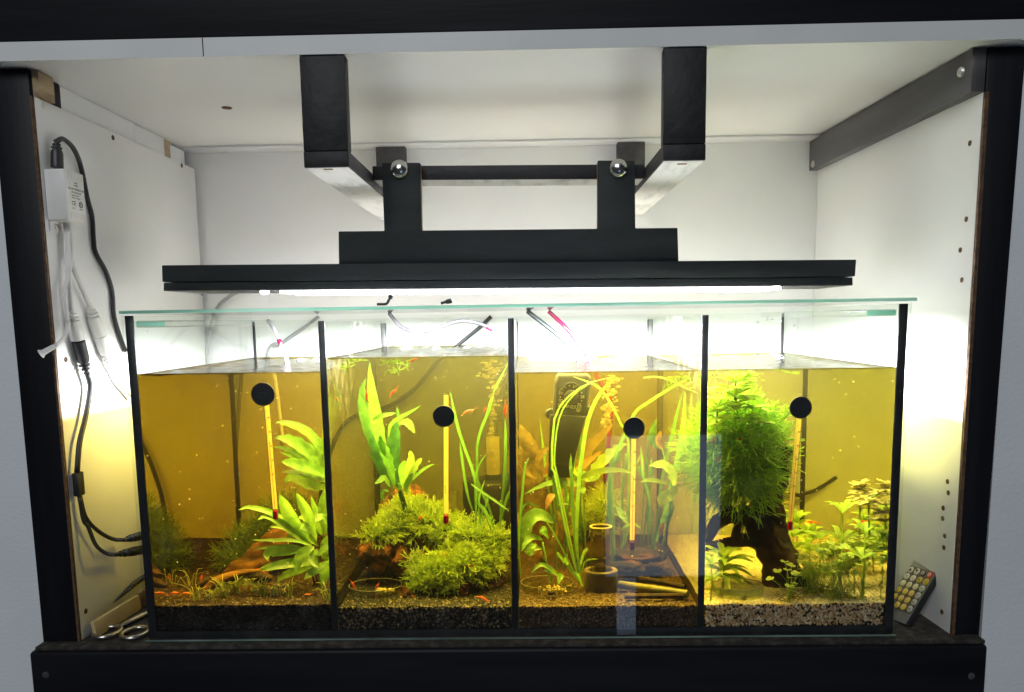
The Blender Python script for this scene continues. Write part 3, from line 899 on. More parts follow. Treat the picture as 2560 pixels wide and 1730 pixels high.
# ------------------------------------------------------------------ beds of soil, gravel and sand
def grains_mat(name, cols, rough=0.7):
    m, t, o = nt(name)
    b = t.nodes.new('ShaderNodeBsdfPrincipled')
    b.inputs['Roughness'].default_value = rough
    g = t.nodes.new('ShaderNodeNewGeometry')
    r = t.nodes.new('ShaderNodeValToRGB')
    e = r.color_ramp.elements
    while len(e) < len(cols): e.new(0.5)
    for i, c in enumerate(cols):
        e[i].position = i / (len(cols) - 1)
        e[i].color = (*c, 1)
    t.links.new(g.outputs['Random Per Island'], r.inputs[0])
    t.links.new(r.outputs[0], b.inputs['Base Color'])
    t.links.new(b.outputs[0], o.inputs[0])
    return m
def bed(i, name, label, base, gm, n, size, n_front, top_only=None, lower=None, seed=1, side=None, fk=1.02):
    rng = random.Random(seed)
    x0, x1 = XC[i][0] + 0.0006, XC[i][1] - 0.0006
    y0, y1 = 0.0082, 0.3112
    nx, ny = 30, 34
    hz = lambda x, y: ZS[i] - 0.0012 + 0.0012 * noise3((x, y, 0), 60, seed) + (0.004 * max(0, (y - 0.12)) / 0.2) + 0.0008 * noise3((x, y, 1), 190, seed)
    v = [(x0 + (x1 - x0) * a / nx, y0 + (y1 - y0) * b / ny, 0) for b in range(ny + 1) for a in range(nx + 1)]
    v = [(x, y, hz(x, y)) for x, y, _ in v]
    f = [(b * (nx + 1) + a, b * (nx + 1) + a + 1, (b + 1) * (nx + 1) + a + 1, (b + 1) * (nx + 1) + a) for b in range(ny) for a in range(nx)]
    rim = [a for a in range(nx + 1)] + [b * (nx + 1) + nx for b in range(1, ny + 1)] + [ny * (nx + 1) + a for a in range(nx - 1, -1, -1)] + [b * (nx + 1) for b in range(ny - 1, 0, -1)]
    k = len(v)
    v += [(v[q][0], v[q][1], 0.0068) for q in rim]
    m = len(rim)
    f += [(rim[(q + 1) % m], rim[q], k + q, k + (q + 1) % m) for q in range(m)]
    f.append(tuple(range(k + m - 1, k - 1, -1)))
    nt_ = nx * ny
    root = MB().add(v, f[:nt_], 0).add([], [], 0)
    root.f += f[nt_:]
    root.m += [1] * (len(f) - nt_)
    root = root.build(name, [base, side or base])
    tag(root, label, kind='stuff')
    # loose grains on the surface and against the pane
    bm = bmesh.new()
    bmesh.ops.create_icosphere(bm, subdivisions=1, radius=1.0)
    sv = np.array([q.co[:] for q in bm.verts])
    sf = [tuple(x.index for x in q.verts) for q in bm.faces]
    bm.free()
    def scatter(nm, mat, cnt, place, sz):
        V, F = [], []
        for q in range(cnt):
            c = place()
            s = sz * rng.uniform(0.6, 1.35)
            R = np.array(Euler((rng.uniform(0, 6), rng.uniform(0, 6), rng.uniform(0, 6))).to_matrix())
            w_ = (sv * np.array([s, s * rng.uniform(0.6, 1), s * rng.uniform(0.5, 0.9)]) * (1 + 0.18 * np.sin(sv[:, [1]] * 7 + q))) @ R.T + np.array(c)
            V.append(w_)
            F += [tuple(e + q * len(sv) for e in ff) for ff in sf]
        me = bpy.data.meshes.new(nm)
        me.from_pydata(np.concatenate(V).tolist(), [], F)
        me.materials.append(mat)
        o = bpy.data.objects.new(nm, me)
        COL.objects.link(o)
        o.parent = root
        o['kind'] = 'stuff'
    def ptop():
        y = y0 + (y1 - y0) * rng.random() ** 1.7
        x = rng.uniform(x0 + size, x1 - size)
        return (x, max(y, y0 + size * 0.5), hz(x, y) + size * 0.25)
    zf0 = 0.0085
    def pfront():
        x = rng.uniform(x0 + size, x1 - size)
        return (x, y0 + size * 0.2, rng.uniform(zf0, hz(x, y0) - size * 0.4))
    scatter('loose_grains', top_only or gm, n, ptop, size)
    scatter('grains_at_pane', lower or gm, n_front, pfront, size * fk)
    return root
# ------------------------------------------------------------------ beds
M_soil = pbr('dark_soil', (0.012, 0.008, 0.006), (0.05, 0.032, 0.022), 240, rough=0.95, spec=0.05, bump=1.0, bscale=420)
M_gravb = pbr('black_gravel_bed', (0.012, 0.010, 0.009), (0.05, 0.04, 0.03), 300, rough=0.9, spec=0.1, bump=1.0, bscale=420)
M_gravn = pbr('brown_gravel_bed', (0.02, 0.012, 0.008), (0.09, 0.06, 0.035), 300, rough=0.9, spec=0.1, bump=1.0, bscale=420)
M_sand = pbr('pale_sand_bed', (0.55, 0.46, 0.32), (0.74, 0.64, 0.46), 260, rough=0.9, spec=0.1, bump=1.0, bscale=500)
g_soil = grains_mat('soil_crumbs', [(0.02, 0.013, 0.01), (0.06, 0.04, 0.028), (0.11, 0.075, 0.05), (0.2, 0.16, 0.11)])
g_black = grains_mat('black_gravel', [(0.010, 0.006, 0.004), (0.025, 0.016, 0.009), (0.06, 0.038, 0.018), (0.38, 0.25, 0.11)], 0.5)
g_brown = grains_mat('brown_gravel', [(0.025, 0.013, 0.006), (0.07, 0.038, 0.018), (0.14, 0.08, 0.04), (0.28, 0.18, 0.09)])
g_sand = grains_mat('sand_grains', [(0.50, 0.40, 0.26), (0.66, 0.55, 0.38), (0.78, 0.68, 0.5), (0.88, 0.8, 0.64)])
g_mix = grains_mat('mixed_gravel', [(0.36, 0.18, 0.07), (0.62, 0.37, 0.16), (0.78, 0.55, 0.30), (0.93, 0.82, 0.62)], 0.5)
bed(0, 'soil', 'dark planting soil in the amber compartment', M_soil, g_soil, 1500, 0.0010, 900, seed=11, lower=grains_mat('wet_soil_crumbs', [(0.008, 0.005, 0.004), (0.016, 0.010, 0.007), (0.028, 0.018, 0.012), (0.06, 0.04, 0.028)]))
bed(1, 'gravel', 'black speckled gravel under the moss covered rocks', M_gravb, g_black, 2200, 0.00115, 1300, seed=12, fk=1.2)
bed(2, 'gravel', 'brown gravel round the glass tube feeder', M_gravn, g_brown, 1800, 0.0010, 1300, seed=13)
bed(3, 'sand', 'pale sand over coarse gravel beside the dark driftwood', M_sand, g_mix, 2000, 0.0011, 1500, top_only=g_sand, seed=14, side=M_gravn, fk=1.4)

# ------------------------------------------------------------------ compartment beside the left wall
def plant(name, label, base, cat='plant', group=None):
    return thing(name, label, cat, base, group)
b = ground(805, 1478, 0)
t = plant('broad_leaf_plant', 'bright green plant with broad pointed leaves in front of the driftwood log', b)
LV = [(2, [(1640, 760), (1500, 560), (1420, 400), (1360, 290)], 125, (.075, .06)), (2, [(1680, 700), (1620, 500), (1560, 380), (1505, 280)], 105, (.085, .075)),
      (2, [(1730, 640), (1690, 470), (1630, 310)], 66, (.10, .09)), (2, [(1755, 640), (1745, 420), (1748, 245)], 100, (.085, .08)),
      (2, [(1600, 700), (1450, 540), (1250, 440), (1100, 405), (1010, 428)], 62, (.08, .06, .05)), (2, [(1600, 720), (1400, 560), (1260, 490), (1178, 508)], 75, (.07, .05)),
      (2, [(1600, 740), (1420, 590), (1275, 570)], 44, (.09, .08)), (2, [(1640, 730), (1480, 690), (1300, 690), (1118, 684)], 50, (.07, .045)),
      (2, [(1640, 780), (1480, 740), (1300, 745), (1128, 762)], 40, (.075, .05)), (2, [(1640, 760), (1430, 780), (1290, 785), (1252, 815), (1266, 862)], 92, (.065, .045)),
      (2, [(1660, 740), (1580, 790), (1520, 870), (1512, 962)], 100, (.06, .042)), (2, [(1650, 830), (1540, 850), (1380, 870), (1260, 900), (1180, 935)], 40, (.09, .08)),
      (2, [(1650, 880), (1520, 880), (1360, 905), (1190, 950)], 105, (.07, .04)), (2, [(1650, 900), (1540, 940), (1420, 985), (1336, 1042)], 88, (.075, .06)),
      (2, [(1690, 760), (1640, 820), (1660, 880), (1702, 926)], 100, (.06, .045)), (2, [(1780, 860), (1720, 920), (1640, 970), (1573, 1020)], 95, (.06, .04)),
      (2, [(1750, 880), (1750, 970), (1728, 1098)], 90, (.065, .05)), (2, [(1800, 720), (1740, 770), (1685, 830)], 72, (.06, .05)),
      (2, [(1640, 640), (1560, 565), (1600, 590), (1610, 655)], 80, (.06, .045)), (2, [(1790, 560), (1720, 490), (1662, 532)], 80, (.065, .05)),
      (2, [(1700, 740), (1600, 660), (1500, 640), (1405, 660)], 60, (.08, .065)), (2, [(1790, 640), (1770, 740), (1730, 850)], 110, (.09, .08)),
      (2, [(1720, 640), (1650, 560), (1560, 500), (1530, 505)], 70, (.1, .09)), (2, [(1780, 900), (1800, 800), (1760, 700)], 110, (.10, .10))]
for k, pts, w, ys in LV:
    leaf(t, k, pts, w, ys, M_crypt, 'lance', wave=0.05, freq=4, fold=0.16)
for q in ((1610, 760), (1640, 770), (1665, 800), (1690, 780)):
    MB().tube([uw(*Z(2, q[0] + 60, 1090), .085), uw(*Z(2, q[0] + 20, 930), .08), uw(*Z(2, *q), .075)], [0.0012, 0.001, 0.0008], 6).build('stalk', M_bronze, t, smooth=True)
b = ground(822, 1430, 0)
t = plant('long_leaf_fern', 'fern with long toothed leaves arching left high behind the leftmost thermometer', b)
for k, pts, w, ys in [(1, [(1790, 1480), (1690, 1260), (1560, 1140), (1420, 1090), (1325, 1084)], 105, (.15, .13)), (1, [(1790, 1520), (1700, 1400), (1560, 1290), (1430, 1225), (1323, 1213)], 125, (.14, .12)),
                      (1, [(1790, 1540), (1640, 1420), (1450, 1320), (1308, 1284)], 60, (.16, .14)), (1, [(1790, 1560), (1620, 1480), (1480, 1370), (1370, 1335)], 60, (.17, .16)),
                      (1, [(1790, 1600), (1640, 1510), (1500, 1440), (1378, 1418)], 70, (.14, .12)), (2, [(1790, 150), (1640, 70), (1480, 30), (1378, 15)], 115, (.13, .11)),
                      (2, [(1790, 190), (1650, 150), (1500, 105), (1380, 105)], 62, (.13, .115)), (2, [(1790, 240), (1640, 220), (1480, 150), (1400, 190)], 100, (.19, .18)),
                      (1, [(1790, 1500), (1720, 1330), (1640, 1220)], 90, (.18, .17)), (2, [(1790, 120), (1700, 60), (1600, 20)], 100, (.18, .18))]:
    leaf(t, k, pts, w, ys, M_fern, 'lance', wave=0.09, freq=6, fold=0.1)
MB().tube([uw(*Z(2, 1800, 960), .17), uw(*Z(2, 1800, 500), .16), uw(*Z(1, 1790, 1500), .15)], [0.0016, 0.0014, 0.001], 6).build('stem', M_ferndk, t, smooth=True)
# dim moss far back
rng = random.Random(21)
t = plant('dark_moss_bush', 'dim dark green moss bush at the back behind the driftwood log', ground(640, 1425, 0), 'moss')
mb = MB()
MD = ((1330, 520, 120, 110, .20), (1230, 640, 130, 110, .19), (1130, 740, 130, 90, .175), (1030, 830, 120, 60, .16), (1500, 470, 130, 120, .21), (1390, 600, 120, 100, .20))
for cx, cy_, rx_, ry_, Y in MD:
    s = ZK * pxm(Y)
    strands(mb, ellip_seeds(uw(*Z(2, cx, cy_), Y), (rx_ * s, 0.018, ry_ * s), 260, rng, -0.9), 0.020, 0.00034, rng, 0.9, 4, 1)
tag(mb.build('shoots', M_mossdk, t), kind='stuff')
# driftwood log
def wood(mb, pts, rads, seed, n=14, amp=0.25):
    P = smoothpath(pts, 7)
    R_ = np.interp(np.linspace(0, 1, len(P)), np.linspace(0, 1, len(rads)), rads)
    k0 = mb.n
    mb.tube(P, list(R_), n)
    for i in range(len(P)):
        for j_ in range(n):
            q = k0 + i * n + j_
            p = np.array(mb.v[q])
            d = p - P[i]
            a = 2 * math.pi * j_ / n
            kk = 1 + amp * (math.sin(3 * a + seed + i * 0.25) * 0.5 + noise3(p, 130, seed) + 0.5 * noise3(p, 330, seed + 4))
            mb.v[q] = tuple(P[i] + d * kk)
    return mb
t = plant('driftwood_log', 'reddish brown driftwood log lying on dark soil with a hollow underneath', ground(610, 1440, 0), 'driftwood')
wood(MB(), W3(2, [(1560, 640), (1380, 760), (1200, 860), (1010, 930), (880, 985)], (.15, .135, .12)), [0.016, 0.019, 0.017, 0.010, 0.003], 3, 18, 0.34).build('trunk', M_drift, t, smooth=True)
wood(MB(), W3(2, [(1300, 1010), (1120, 985), (930, 1005), (760, 1045), (640, 1075)], (.10, .085)), [0.003, 0.006, 0.006, 0.0055, 0.002], 5).build('root', M_driftdk, t, smooth=True)
wood(MB(), W3(2, [(1260, 965), (1140, 960), (960, 985), (800, 1050), (700, 1120)], (.105, .07)), [0.003, 0.0042, 0.0038, 0.0042, 0.0025], 8).build('branch', M_drift, t, smooth=True)
wood(MB(), W3(2, [(1560, 560), (1460, 620), (1330, 640), (1230, 600)], (.19, .18)), [0.012, 0.014, 0.012, 0.006], 12).build('stump', M_driftdk, t, smooth=True)
# hair grass tufts
def tuft(px, py, n, h, label, group=None, spread=0.8):
    b_ = ground(px, py, 0)
    rr = random.Random(int(px))
    mb = MB()
    for _ in range(n):
        a = rr.uniform(0, 6.28)
        l = h * rr.uniform(0.5, 1.15)
        o = np.array([math.cos(a), math.sin(a) * 0.8, 0]) * l * rr.uniform(0.2, spread)
        p0 = b_ + np.array([rr.gauss(0, 0.0022), rr.gauss(0, 0.0018), 0])
        p1 = p0 + o * 0.35 + np.array([0, 0, l * 0.6])
        p2 = p0 + o * 0.95 + np.array([0, 0, l * rr.uniform(0.45, 0.95)])
        mb.tube(smoothpath([p0, p1, p2], 3), [0.00034] * 6 + [0.00015], 3, cap=False)
    o_ = mb.build('hair_grass', M_grass, None)
    o_.data.transform(Matrix.Translation(-Vector(b_)))
    o_.location = b_
    return tag(o_, label, 'grass', 'hair grass tufts on the soil')
for px, py, n, h, lb in ((492, 1500, 14, 0.018, 'sparse arching hair grass tuft nearest the left glass wall'), (560, 1490, 40, 0.019, 'thick yellow hair grass tuft in front of the log root'),
                         (590, 1482, 34, 0.018, 'green hair grass tuft right of the thick yellow one'), (625, 1478, 30, 0.020, 'middle hair grass tuft under the driftwood log'),
                         (655, 1488, 34, 0.018, 'bushy hair grass tuft holding a red shrimp'), (688, 1488, 26, 0.018, 'loose hair grass tuft under the broad leaf plant'),
                         (722, 1492, 12, 0.022, 'thin hair grass tuft with wide spread blades'), (822, 1500, 16, 0.022, 'pale hair grass tuft against the first divider'),
                         (476, 1462, 7, 0.022, 'few curled grass blades beside the dark root'), (532, 1500, 18, 0.016, 'flat lying hair grass tuft at the soil edge')):
    tuft(px, py, n, h, lb, spread=1.25 if n < 20 else 0.9)

# ------------------------------------------------------------------ shrimps
def shrimp_mesh(name, mat):
    mb = MB()
    P = [(-0.0066, 0, 0.0002), (-0.0052, 0, 0.0011), (-0.0035, 0, 0.0017), (-0.0015, 0, 0.0020), (0.0005, 0, 0.0019), (0.0024, 0, 0.0014), (0.0040, 0, 0.0012), (0.0052, 0, 0.0014), (0.0062, 0, 0.0016)]
    mb.tube(P, [0.0004, 0.0010, 0.0014, 0.0018, 0.0019, 0.0018, 0.0014, 0.0008, 0.0003], 8, flat=0.72)
    for s in (-1, 0, 1):
        mb.add([(-0.0064, 0, 0.0003), (-0.0080, s * 0.0012 - 0.0005, -0.0003), (-0.0083, s * 0.0012, -0.0002), (-0.0080, s * 0.0012 + 0.0005, -0.0003)], [(0, 1, 2, 3)])
    for s in (-1, 1):
        for x in (0.0000, 0.0010, 0.0020, 0.0030):
            mb.tube([(x, s * 0.0005, 0.0008), (x + 0.0004, s * 0.0014, 0.0000), (x - 0.0002, s * 0.0018, -0.0010)], [0.00018, 0.00014, 0.00008], 4)
        for x in (-0.0010, -0.0022, -0.0034):
            mb.tube([(x, s * 0.0004, 0.0009), (x - 0.0004, s * 0.0007, -0.0002)], [0.00022, 0.0001], 4)
        mb.tube([(0.0056, s * 0.0003, 0.0015), (0.0085, s * 0.0016, 0.0024), (0.0115, s * 0.0034, 0.0014)], [0.00012, 0.0001, 0.00005], 3)
        blob(mb, (0.0050, s * 0.0007, 0.0017), (0.00032, 0.00032, 0.00032), random.Random(1), 0, 1)
    o = mb.build(name, mat, None, smooth=True)
    return o
SHR = {}
def shrimp(px, py, Y, ang, size, label, kind='r', yaw=0.3, bed_i=None):
    mat = {'r': M_shrimp, 'o': M_shrimpp, 'w': M_shrimpw}[kind]
    if kind not in SHR:
        o = SHR[kind] = shrimp_mesh('shrimp', mat)
    else:
        o = SHR[kind].copy()
        COL.objects.link(o)
    p = ground(px, py, bed_i) + np.array([0, 0, 0.0016]) if bed_i is not None else uw(px, py, Y)
    o.location = p
    s = size * 0.72
    o.scale = (s, s, s)
    o.rotation_euler = Euler((0.2, -math.radians(ang), yaw))
    return tag(o, label, 'shrimp', 'red shrimps in the tank')
for a in (((2, 400, 1130), .03, 35, 1.0, 'upper orange red shrimp of the huddle by the left glass wall', 'o', .4, 0), ((2, 470, 1160), .03, 10, 1.2, 'largest orange red shrimp of the huddle on the soil by the left wall', 'o', -.3, 0),
          ((2, 570, 1160), .04, -5, 1.0, 'right orange red shrimp of the huddle next to the grass', 'o', .2, 0), ((2, 1110, 1095), .045, 60, .8, 'red shrimp perched in the bushy hair grass', 'r', .2, None),
          ((2, 1290, 1072), .05, -15, 1.0, 'orange shrimp on grass below the broad leaf plant', 'o', .4, None), ((2, 625, 932), .13, 80, .8, 'small red shrimp far back above the soil slope', 'r', .2, None),
          ((2, 700, 1010), .10, 70, .8, 'red shrimp beside the dark root of the log', 'r', .6, None), ((2, 1200, 958), .10, -30, 1.3, 'red shrimp on the log under the pointed leaves', 'r', .2, None),
          ((2, 760, 960), .16, 10, 1.1, 'faint orange shrimp at the foot of the dim moss', 'o', .2, None), ((2, 1600, 1170), .045, 0, .8, 'orange shrimp on soil near the first divider', 'o', .5, 0),
          ((4, 360, 1065), .05, 115, 1.05, 'bright red shrimp upright at the left rim of the glass dish', 'r', .3, None), ((4, 562, 1085), .05, 60, 1.0, 'bright red shrimp feeding inside the glass dish', 'r', .3, None),
          ((4, 1462, 1205), .03, -25, 1.1, 'bright red shrimp walking on black gravel', 'r', -.3, 1), ((4, 930, 500), .10, 55, .85, 'red shrimp high on the moss mound', 'r', .3, None),
          ((4, 1150, 815), .07, -20, .9, 'orange shrimp on the lower moss cushion', 'o', .2, None), ((4, 1345, 912), .06, -8, .95, 'red shrimp lying flat on the right moss cushion', 'r', .2, None),
          ((3, 480, 860), .055, 95, 1.25, 'long red shrimp clinging to the tall crinkled leaf', 'r', .2, None), ((3, 700, 830), .09, 45, 1.15, 'red shrimp swimming in open water right of the tall leaf', 'r', .2, None),
          ((3, 870, 555), .06, 25, .9, 'red shrimp under the floating plants at the surface', 'r', .2, None), ((3, 1340, 998), .05, 18, 1.3, 'pale pink shrimp swimming beside the plain thermometer', 'w', .2, None),
          ((3, 1662, 970), .06, 85, 1.3, 'red shrimp against the second divider', 'r', .2, None), ((3, 205, 882), .18, -40, .8, 'small orange shrimp near the first divider in the olive water', 'o', .2, None),
          ((3, 1480, 972), .15, 70, .9, 'dim red shrimp beside the bubble column', 'r', .2, None),
          ((7, 150, 1235), .06, 50, .9, 'pink red shrimp on the moss bush next to the third divider', 'r', .5, None), ((7, 385, 1232), .055, 15, 1.0, 'orange red shrimp in the middle of the moss bush', 'r', .2, None),
          ((7, 530, 1370), .06, 80, .75, 'small orange shrimp on the right side of the moss bush', 'o', .3, None), ((7, 203, 1395), .055, 45, .95, 'lower pink red shrimp on the moss bush', 'r', .4, None),
          ((8, 980, 548), .17, -5, 1.7, 'blurred red shrimp among leaves behind the rightmost thermometer', 'r', .1, None), ((8, 1570, 105), .25, 5, 1.8, 'faint red shrimp swimming far back near the right wall', 'r', .1, None),
          ((8, 1280, 790), .09, 60, .8, 'orange shrimp among the four lobed leaves', 'o', .5, None)):
    (k, x, y), Y, ang, sz, lb, kd, yaw, bi = a
    px, py = Z(k, x, y)
    shrimp(px, py, Y, ang, sz, lb, kd, yaw, bi)

# ------------------------------------------------------------------ second compartment: rocks, moss, fern, ribbon plant, filter
def rock(label, parts, mat=M_lava, name='lava_rock', seed=1, cat='rock'):
    rng = random.Random(seed)
    mb = MB()
    for k, x, y, rx_, ry_, Y, dy in parts:
        s = ZK * pxm(Y)
        blob(mb, uw(*Z(k, x, y), Y), (rx_ * s, dy, ry_ * s), rng, 0.34, 4)
    o = mb.build(name, mat, None, smooth=True)
    return tag(o, label, cat)
rock('dark lava rock with orange ledges left under the moss arch', [(4, 560, 840, 175, 150, .118, .030), (4, 760, 860, 150, 130, .115, .028), (4, 940, 790, 120, 120, .125, .024)], seed=31)
rock('orange brown lava rock lying lowest in the middle on black gravel', [(4, 850, 1160, 135, 85, .058, .016), (4, 1020, 1130, 85, 70, .06, .014)], seed=32)
rock('dark lava rock under the right side of the lower moss', [(4, 1310, 1060, 90, 85, .07, .018)], seed=33)
rock('brown lava rock at the foot of the ribbon plant', [(4, 1560, 990, 105, 95, .10, .022)], seed=34)
rock('tall lava rock at the back carrying the crinkled leaf plant', [(4, 800, 480, 230, 240, .185, .034), (4, 1000, 700, 240, 200, .165, .030)], seed=35)
rock('small reddish lava rock peeking out behind the crinkled leaf plant', [(4, 905, 315, 62, 65, .175, .014)], seed=36)
def moss(label, mounds, n, length, rad, seed, mat=M_moss, bedm=M_mossbed, base=None, name='moss_cushion', curl=0.8, forks=1, inner=0.84):
    rng = random.Random(seed)
    t_ = plant(name, label, base if base is not None else (0, 0, 0), 'moss')
    mb, m2 = MB(), MB()
    tot = sum(q[3] * q[4] for q in mounds)
    for k, x, y, rx_, ry_, Y, dy in mounds:
        s = ZK * pxm(Y)
        c = uw(*Z(k, x, y), Y)
        strands(mb, ellip_seeds(c, (rx_ * s, dy, ry_ * s), int(n * rx_ * ry_ / tot), rng, -0.75), length, rad, rng, curl, 4, forks)
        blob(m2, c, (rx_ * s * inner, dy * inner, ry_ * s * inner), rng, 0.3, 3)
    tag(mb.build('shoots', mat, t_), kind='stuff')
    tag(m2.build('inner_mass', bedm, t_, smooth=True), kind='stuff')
    return t_
moss('bright yellow green forked moss draped over the arch of lava rocks', [(4, 560, 640, 110, 32, .115, .018), (4, 680, 600, 120, 50, .12, .022), (4, 760, 520, 120, 90, .135, .024), (4, 860, 430, 130, 70, .14, .026), (4, 1000, 510, 150, 70, .132, .026), (4, 1180, 590, 160, 65, .122, .026), (4, 1380, 640, 150, 70, .115, .026), (4, 1540, 690, 90, 80, .112, .022), (4, 900, 615, 160, 34, .12, .016), (4, 1480, 790, 120, 70, .105, .022)],
     2100, 0.0125, 0.00052, 41, base=ground(*Z(4, 1000, 900), 1), inner=0.82, forks=2)
moss('lower cushion of bright forked moss in front of the rock arch', [(4, 1010, 960, 120, 75, .075, .016), (4, 1180, 810, 110, 45, .092, .018), (4, 1300, 880, 150, 80, .08, .02), (4, 960, 1040, 90, 45, .062, .010), (4, 1170, 960, 130, 80, .070, .016), (4, 1420, 960, 70, 90, .078, .012), (4, 1100, 1060, 110, 35, .060, .010), (4, 1520, 860, 80, 50, .09, .016), (4, 900, 880, 40, 45, .08, .010)],
     1700, 0.0120, 0.00050, 42, base=ground(*Z(4, 1100, 1100), 1), inner=0.82, forks=2)
Q2 = lambda x, y: ((860 + x * 0.24190 - ORG[3][0]) / ZK, (880 + y * 0.24190 - ORG[3][1]) / ZK)   # second close-up grid
def leafq(t, pts, w, ys, mat, kind='lance', **k): return leaf(t, 3, [Q2(*p) for p in pts], w * 0.2419 / ZK, ys, mat, kind, **k)
t = plant('crinkled_leaf_plant', 'tall plant with long crinkled green leaves rising from the back lava rock', ground(1010, 1330, 1))
for pts, w, ys, m, kd in [([(420, 1080), (370, 860), (330, 650), (290, 400), (265, 110)], 150, (.09, .055), M_crypt, 'lance'), ([(430, 1250), (330, 1000), (250, 760), (190, 560), (160, 430)], 130, (.11, .10), M_fern, 'lance'),
                          ([(300, 760), (240, 620), (190, 420), (230, 260)], 90, (.13, .125), M_fern, 'lance'), ([(290, 700), (360, 670), (450, 650), (535, 632)], 68, (.07, .055), M_crypt, 'lance'),
                          ([(460, 880), (480, 760), (560, 690), (690, 620), (806, 545)], 46, (.085, .06), M_crypt, 'lance'), ([(500, 1150), (510, 900), (540, 780), (590, 740)], 135, (.095, .09), M_ferndk, 'lance'),
                          ([(560, 740), (640, 720), (690, 770), (732, 842)], 88, (.08, .06), M_yel, 'lance'), ([(560, 760), (560, 660), (545, 560)], 34, (.10, .095), M_fern, 'lance'),
                          ([(480, 1380), (420, 1180), (330, 960), (270, 800)], 150, (.105, .095), M_ferndk, 'lance'), ([(520, 1400), (470, 1150), (400, 960), (370, 860)], 120, (.10, .08), M_fern, 'lance'),
                          ([(560, 1420), (540, 1200), (560, 1000), (580, 850)], 90, (.11, .10), M_ferndk, 'lance'), ([(600, 1420), (660, 1250), (690, 1120), (680, 1015)], 86, (.075, .06), M_yel, 'oval'),
                          ([(600, 1430), (600, 1290), (610, 1180), (655, 1130)], 90, (.08, .07), M_crypt, 'oval'), ([(640, 1480), (680, 1320), (740, 1200), (812, 1095)], 130, (.075, .055), M_yel, 'oval'),
                          ([(700, 1330), (790, 1240), (860, 1190), (938, 1155)], 42, (.07, .055), M_crypt, 'lance'), ([(650, 1480), (650, 1380), (700, 1290), (760, 1240)], 80, (.07, .06), M_crypt, 'lance'),
                          ([(480, 1400), (420, 1300), (370, 1330), (315, 1365)], 62, (.08, .065), M_crypt, 'lance'), ([(420, 1560), (390, 1480), (410, 1430), (470, 1440)], 44, (.09, .08), M_fern, 'lance'),
                          ([(470, 1400), (400, 1260), (330, 1120), (250, 1040)], 70, (.115, .11), M_ferndk, 'lance'), ([(560, 1440), (620, 1340), (640, 1230), (700, 1180)], 70, (.09, .085), M_fern, 'lance')]:
    leafq(t, pts, w, ys, m, kd, wave=0.07, freq=6, fold=0.08)
MB().tube([uw(*Z(4, 800, 420), .12), uw(*Z(4, 760, 290), .11), uw(*Z(4, 735, 200), .105)], [0.003, 0.0026, 0.0016], 8).build('stem', M_ferndk, t, smooth=True)
def ribbons(label, base, specs, name='ribbon_plant'):
    t_ = plant(name, label, base)
    for k, pts, w, ys, m in specs:
        leaf(t_, k, pts, w * 0.7, ys, m, 'strap', fold=0.04, seg=18, tw=RNG.uniform(-0.5, 0.5))
    return t_
F4 = lambda x, y: (x, y + 1400.6)                              # lower grid drawn on in the upper grid of the same column
ribbons('narrow ribbon leaved plant in front of the black sponge filter', ground(1195, 1335, 1),
        [(3, [F4(1400, 545), (1390, 1570), (1300, 1290), (1240, 1100), (1180, 820)], 36, (.10, .06), M_vall), (3, [F4(1370, 430), F4(1330, 300), (1300, 1530), (1280, 1380), (1262, 1250)], 34, (.09, .08), M_vall),
         (3, [F4(1430, 560), (1410, 1300), (1500, 1000), (1570, 780), (1672, 585)], 40, (.13, .07), M_vall), (3, [F4(1600, 570), (1640, 1570), (1652, 1300), (1650, 1045)], 36, (.12, .10), M_vall),
         (3, [F4(1560, 590), F4(1470, 420), F4(1410, 370)], 40, (.09, .08), M_vall), (3, [F4(1530, 600), F4(1480, 470), F4(1425, 350), F4(1475, 170)], 24, (.08, .07), M_vall),
         (3, [F4(1560, 550), F4(1500, 380), F4(1420, 200), (1380, 1500)], 42, (.12, .11), M_vall), (3, [F4(1600, 570), F4(1640, 400), F4(1692, 250)], 36, (.11, .10), M_vall),
         (3, [F4(1440, 560), F4(1440, 480), F4(1490, 380), F4(1500, 300)], 30, (.10, .09), M_vall), (3, [F4(1360, 205), F4(1440, 265), F4(1560, 345), F4(1688, 440)], 32, (.06, .05), M_crypt),
         (3, [F4(1400, 560), (1395, 1560), (1440, 1420), (1490, 1350)], 26, (.08, .07), M_vall), (3, [F4(1640, 560), F4(1610, 400), F4(1660, 200), (1672, 1500)], 34, (.14, .13), M_ferndk)])
# sponge filter
t = plant('sponge_filter', 'black sponge filter with clear lift tube behind the ribbon plant', ground(1228, 1350, 1), 'filter')
Yc = 0.235
c = uw(*Z(4, 1510, 380), Yc)
r = 0.030
top = uw(*Z(4, 1510, 165), Yc)[2]
low = 0.0335
pf = [(r * 0.92, low), (r, low + 0.002)]
for i in range(14):
    z = low + 0.003 + (top - low - 0.005) * i / 13
    pf += [(r * (1.0 if i % 2 else 0.985), z)]
pf += [(r * 0.9, top), (0.0, top + 0.0005)]
MB().lathe(pf, (c[0], Yc, 0), n=40).build('sponge', M_plastic, t, smooth=True)
tp = uw(*Z(3, 1545, 1195), Yc)[2]
x_ = uw(*Z(3, 1545, 1350), Yc)[0]
MB().lathe([(0.0098, top + 0.0008), (0.0098, top + 0.006), (0.0085, top + 0.0062), (0.0, top + 0.0062)], (x_, Yc, 0), n=28).build('socket', M_rubber, t, smooth='auto')
MB().lathe([(0.0076, top + 0.0063), (0.0076, tp), (0.0068, tp), (0.0068, top + 0.0064)], (x_, Yc, 0), n=28).build('lift_tube', pbr('frosted_lift_tube', (0.80, 0.70, 0.36), (0.92, 0.84, 0.52), 90, rough=0.25, trans=0.6, stretch=(1, 1, 0.3)), t, smooth='auto')
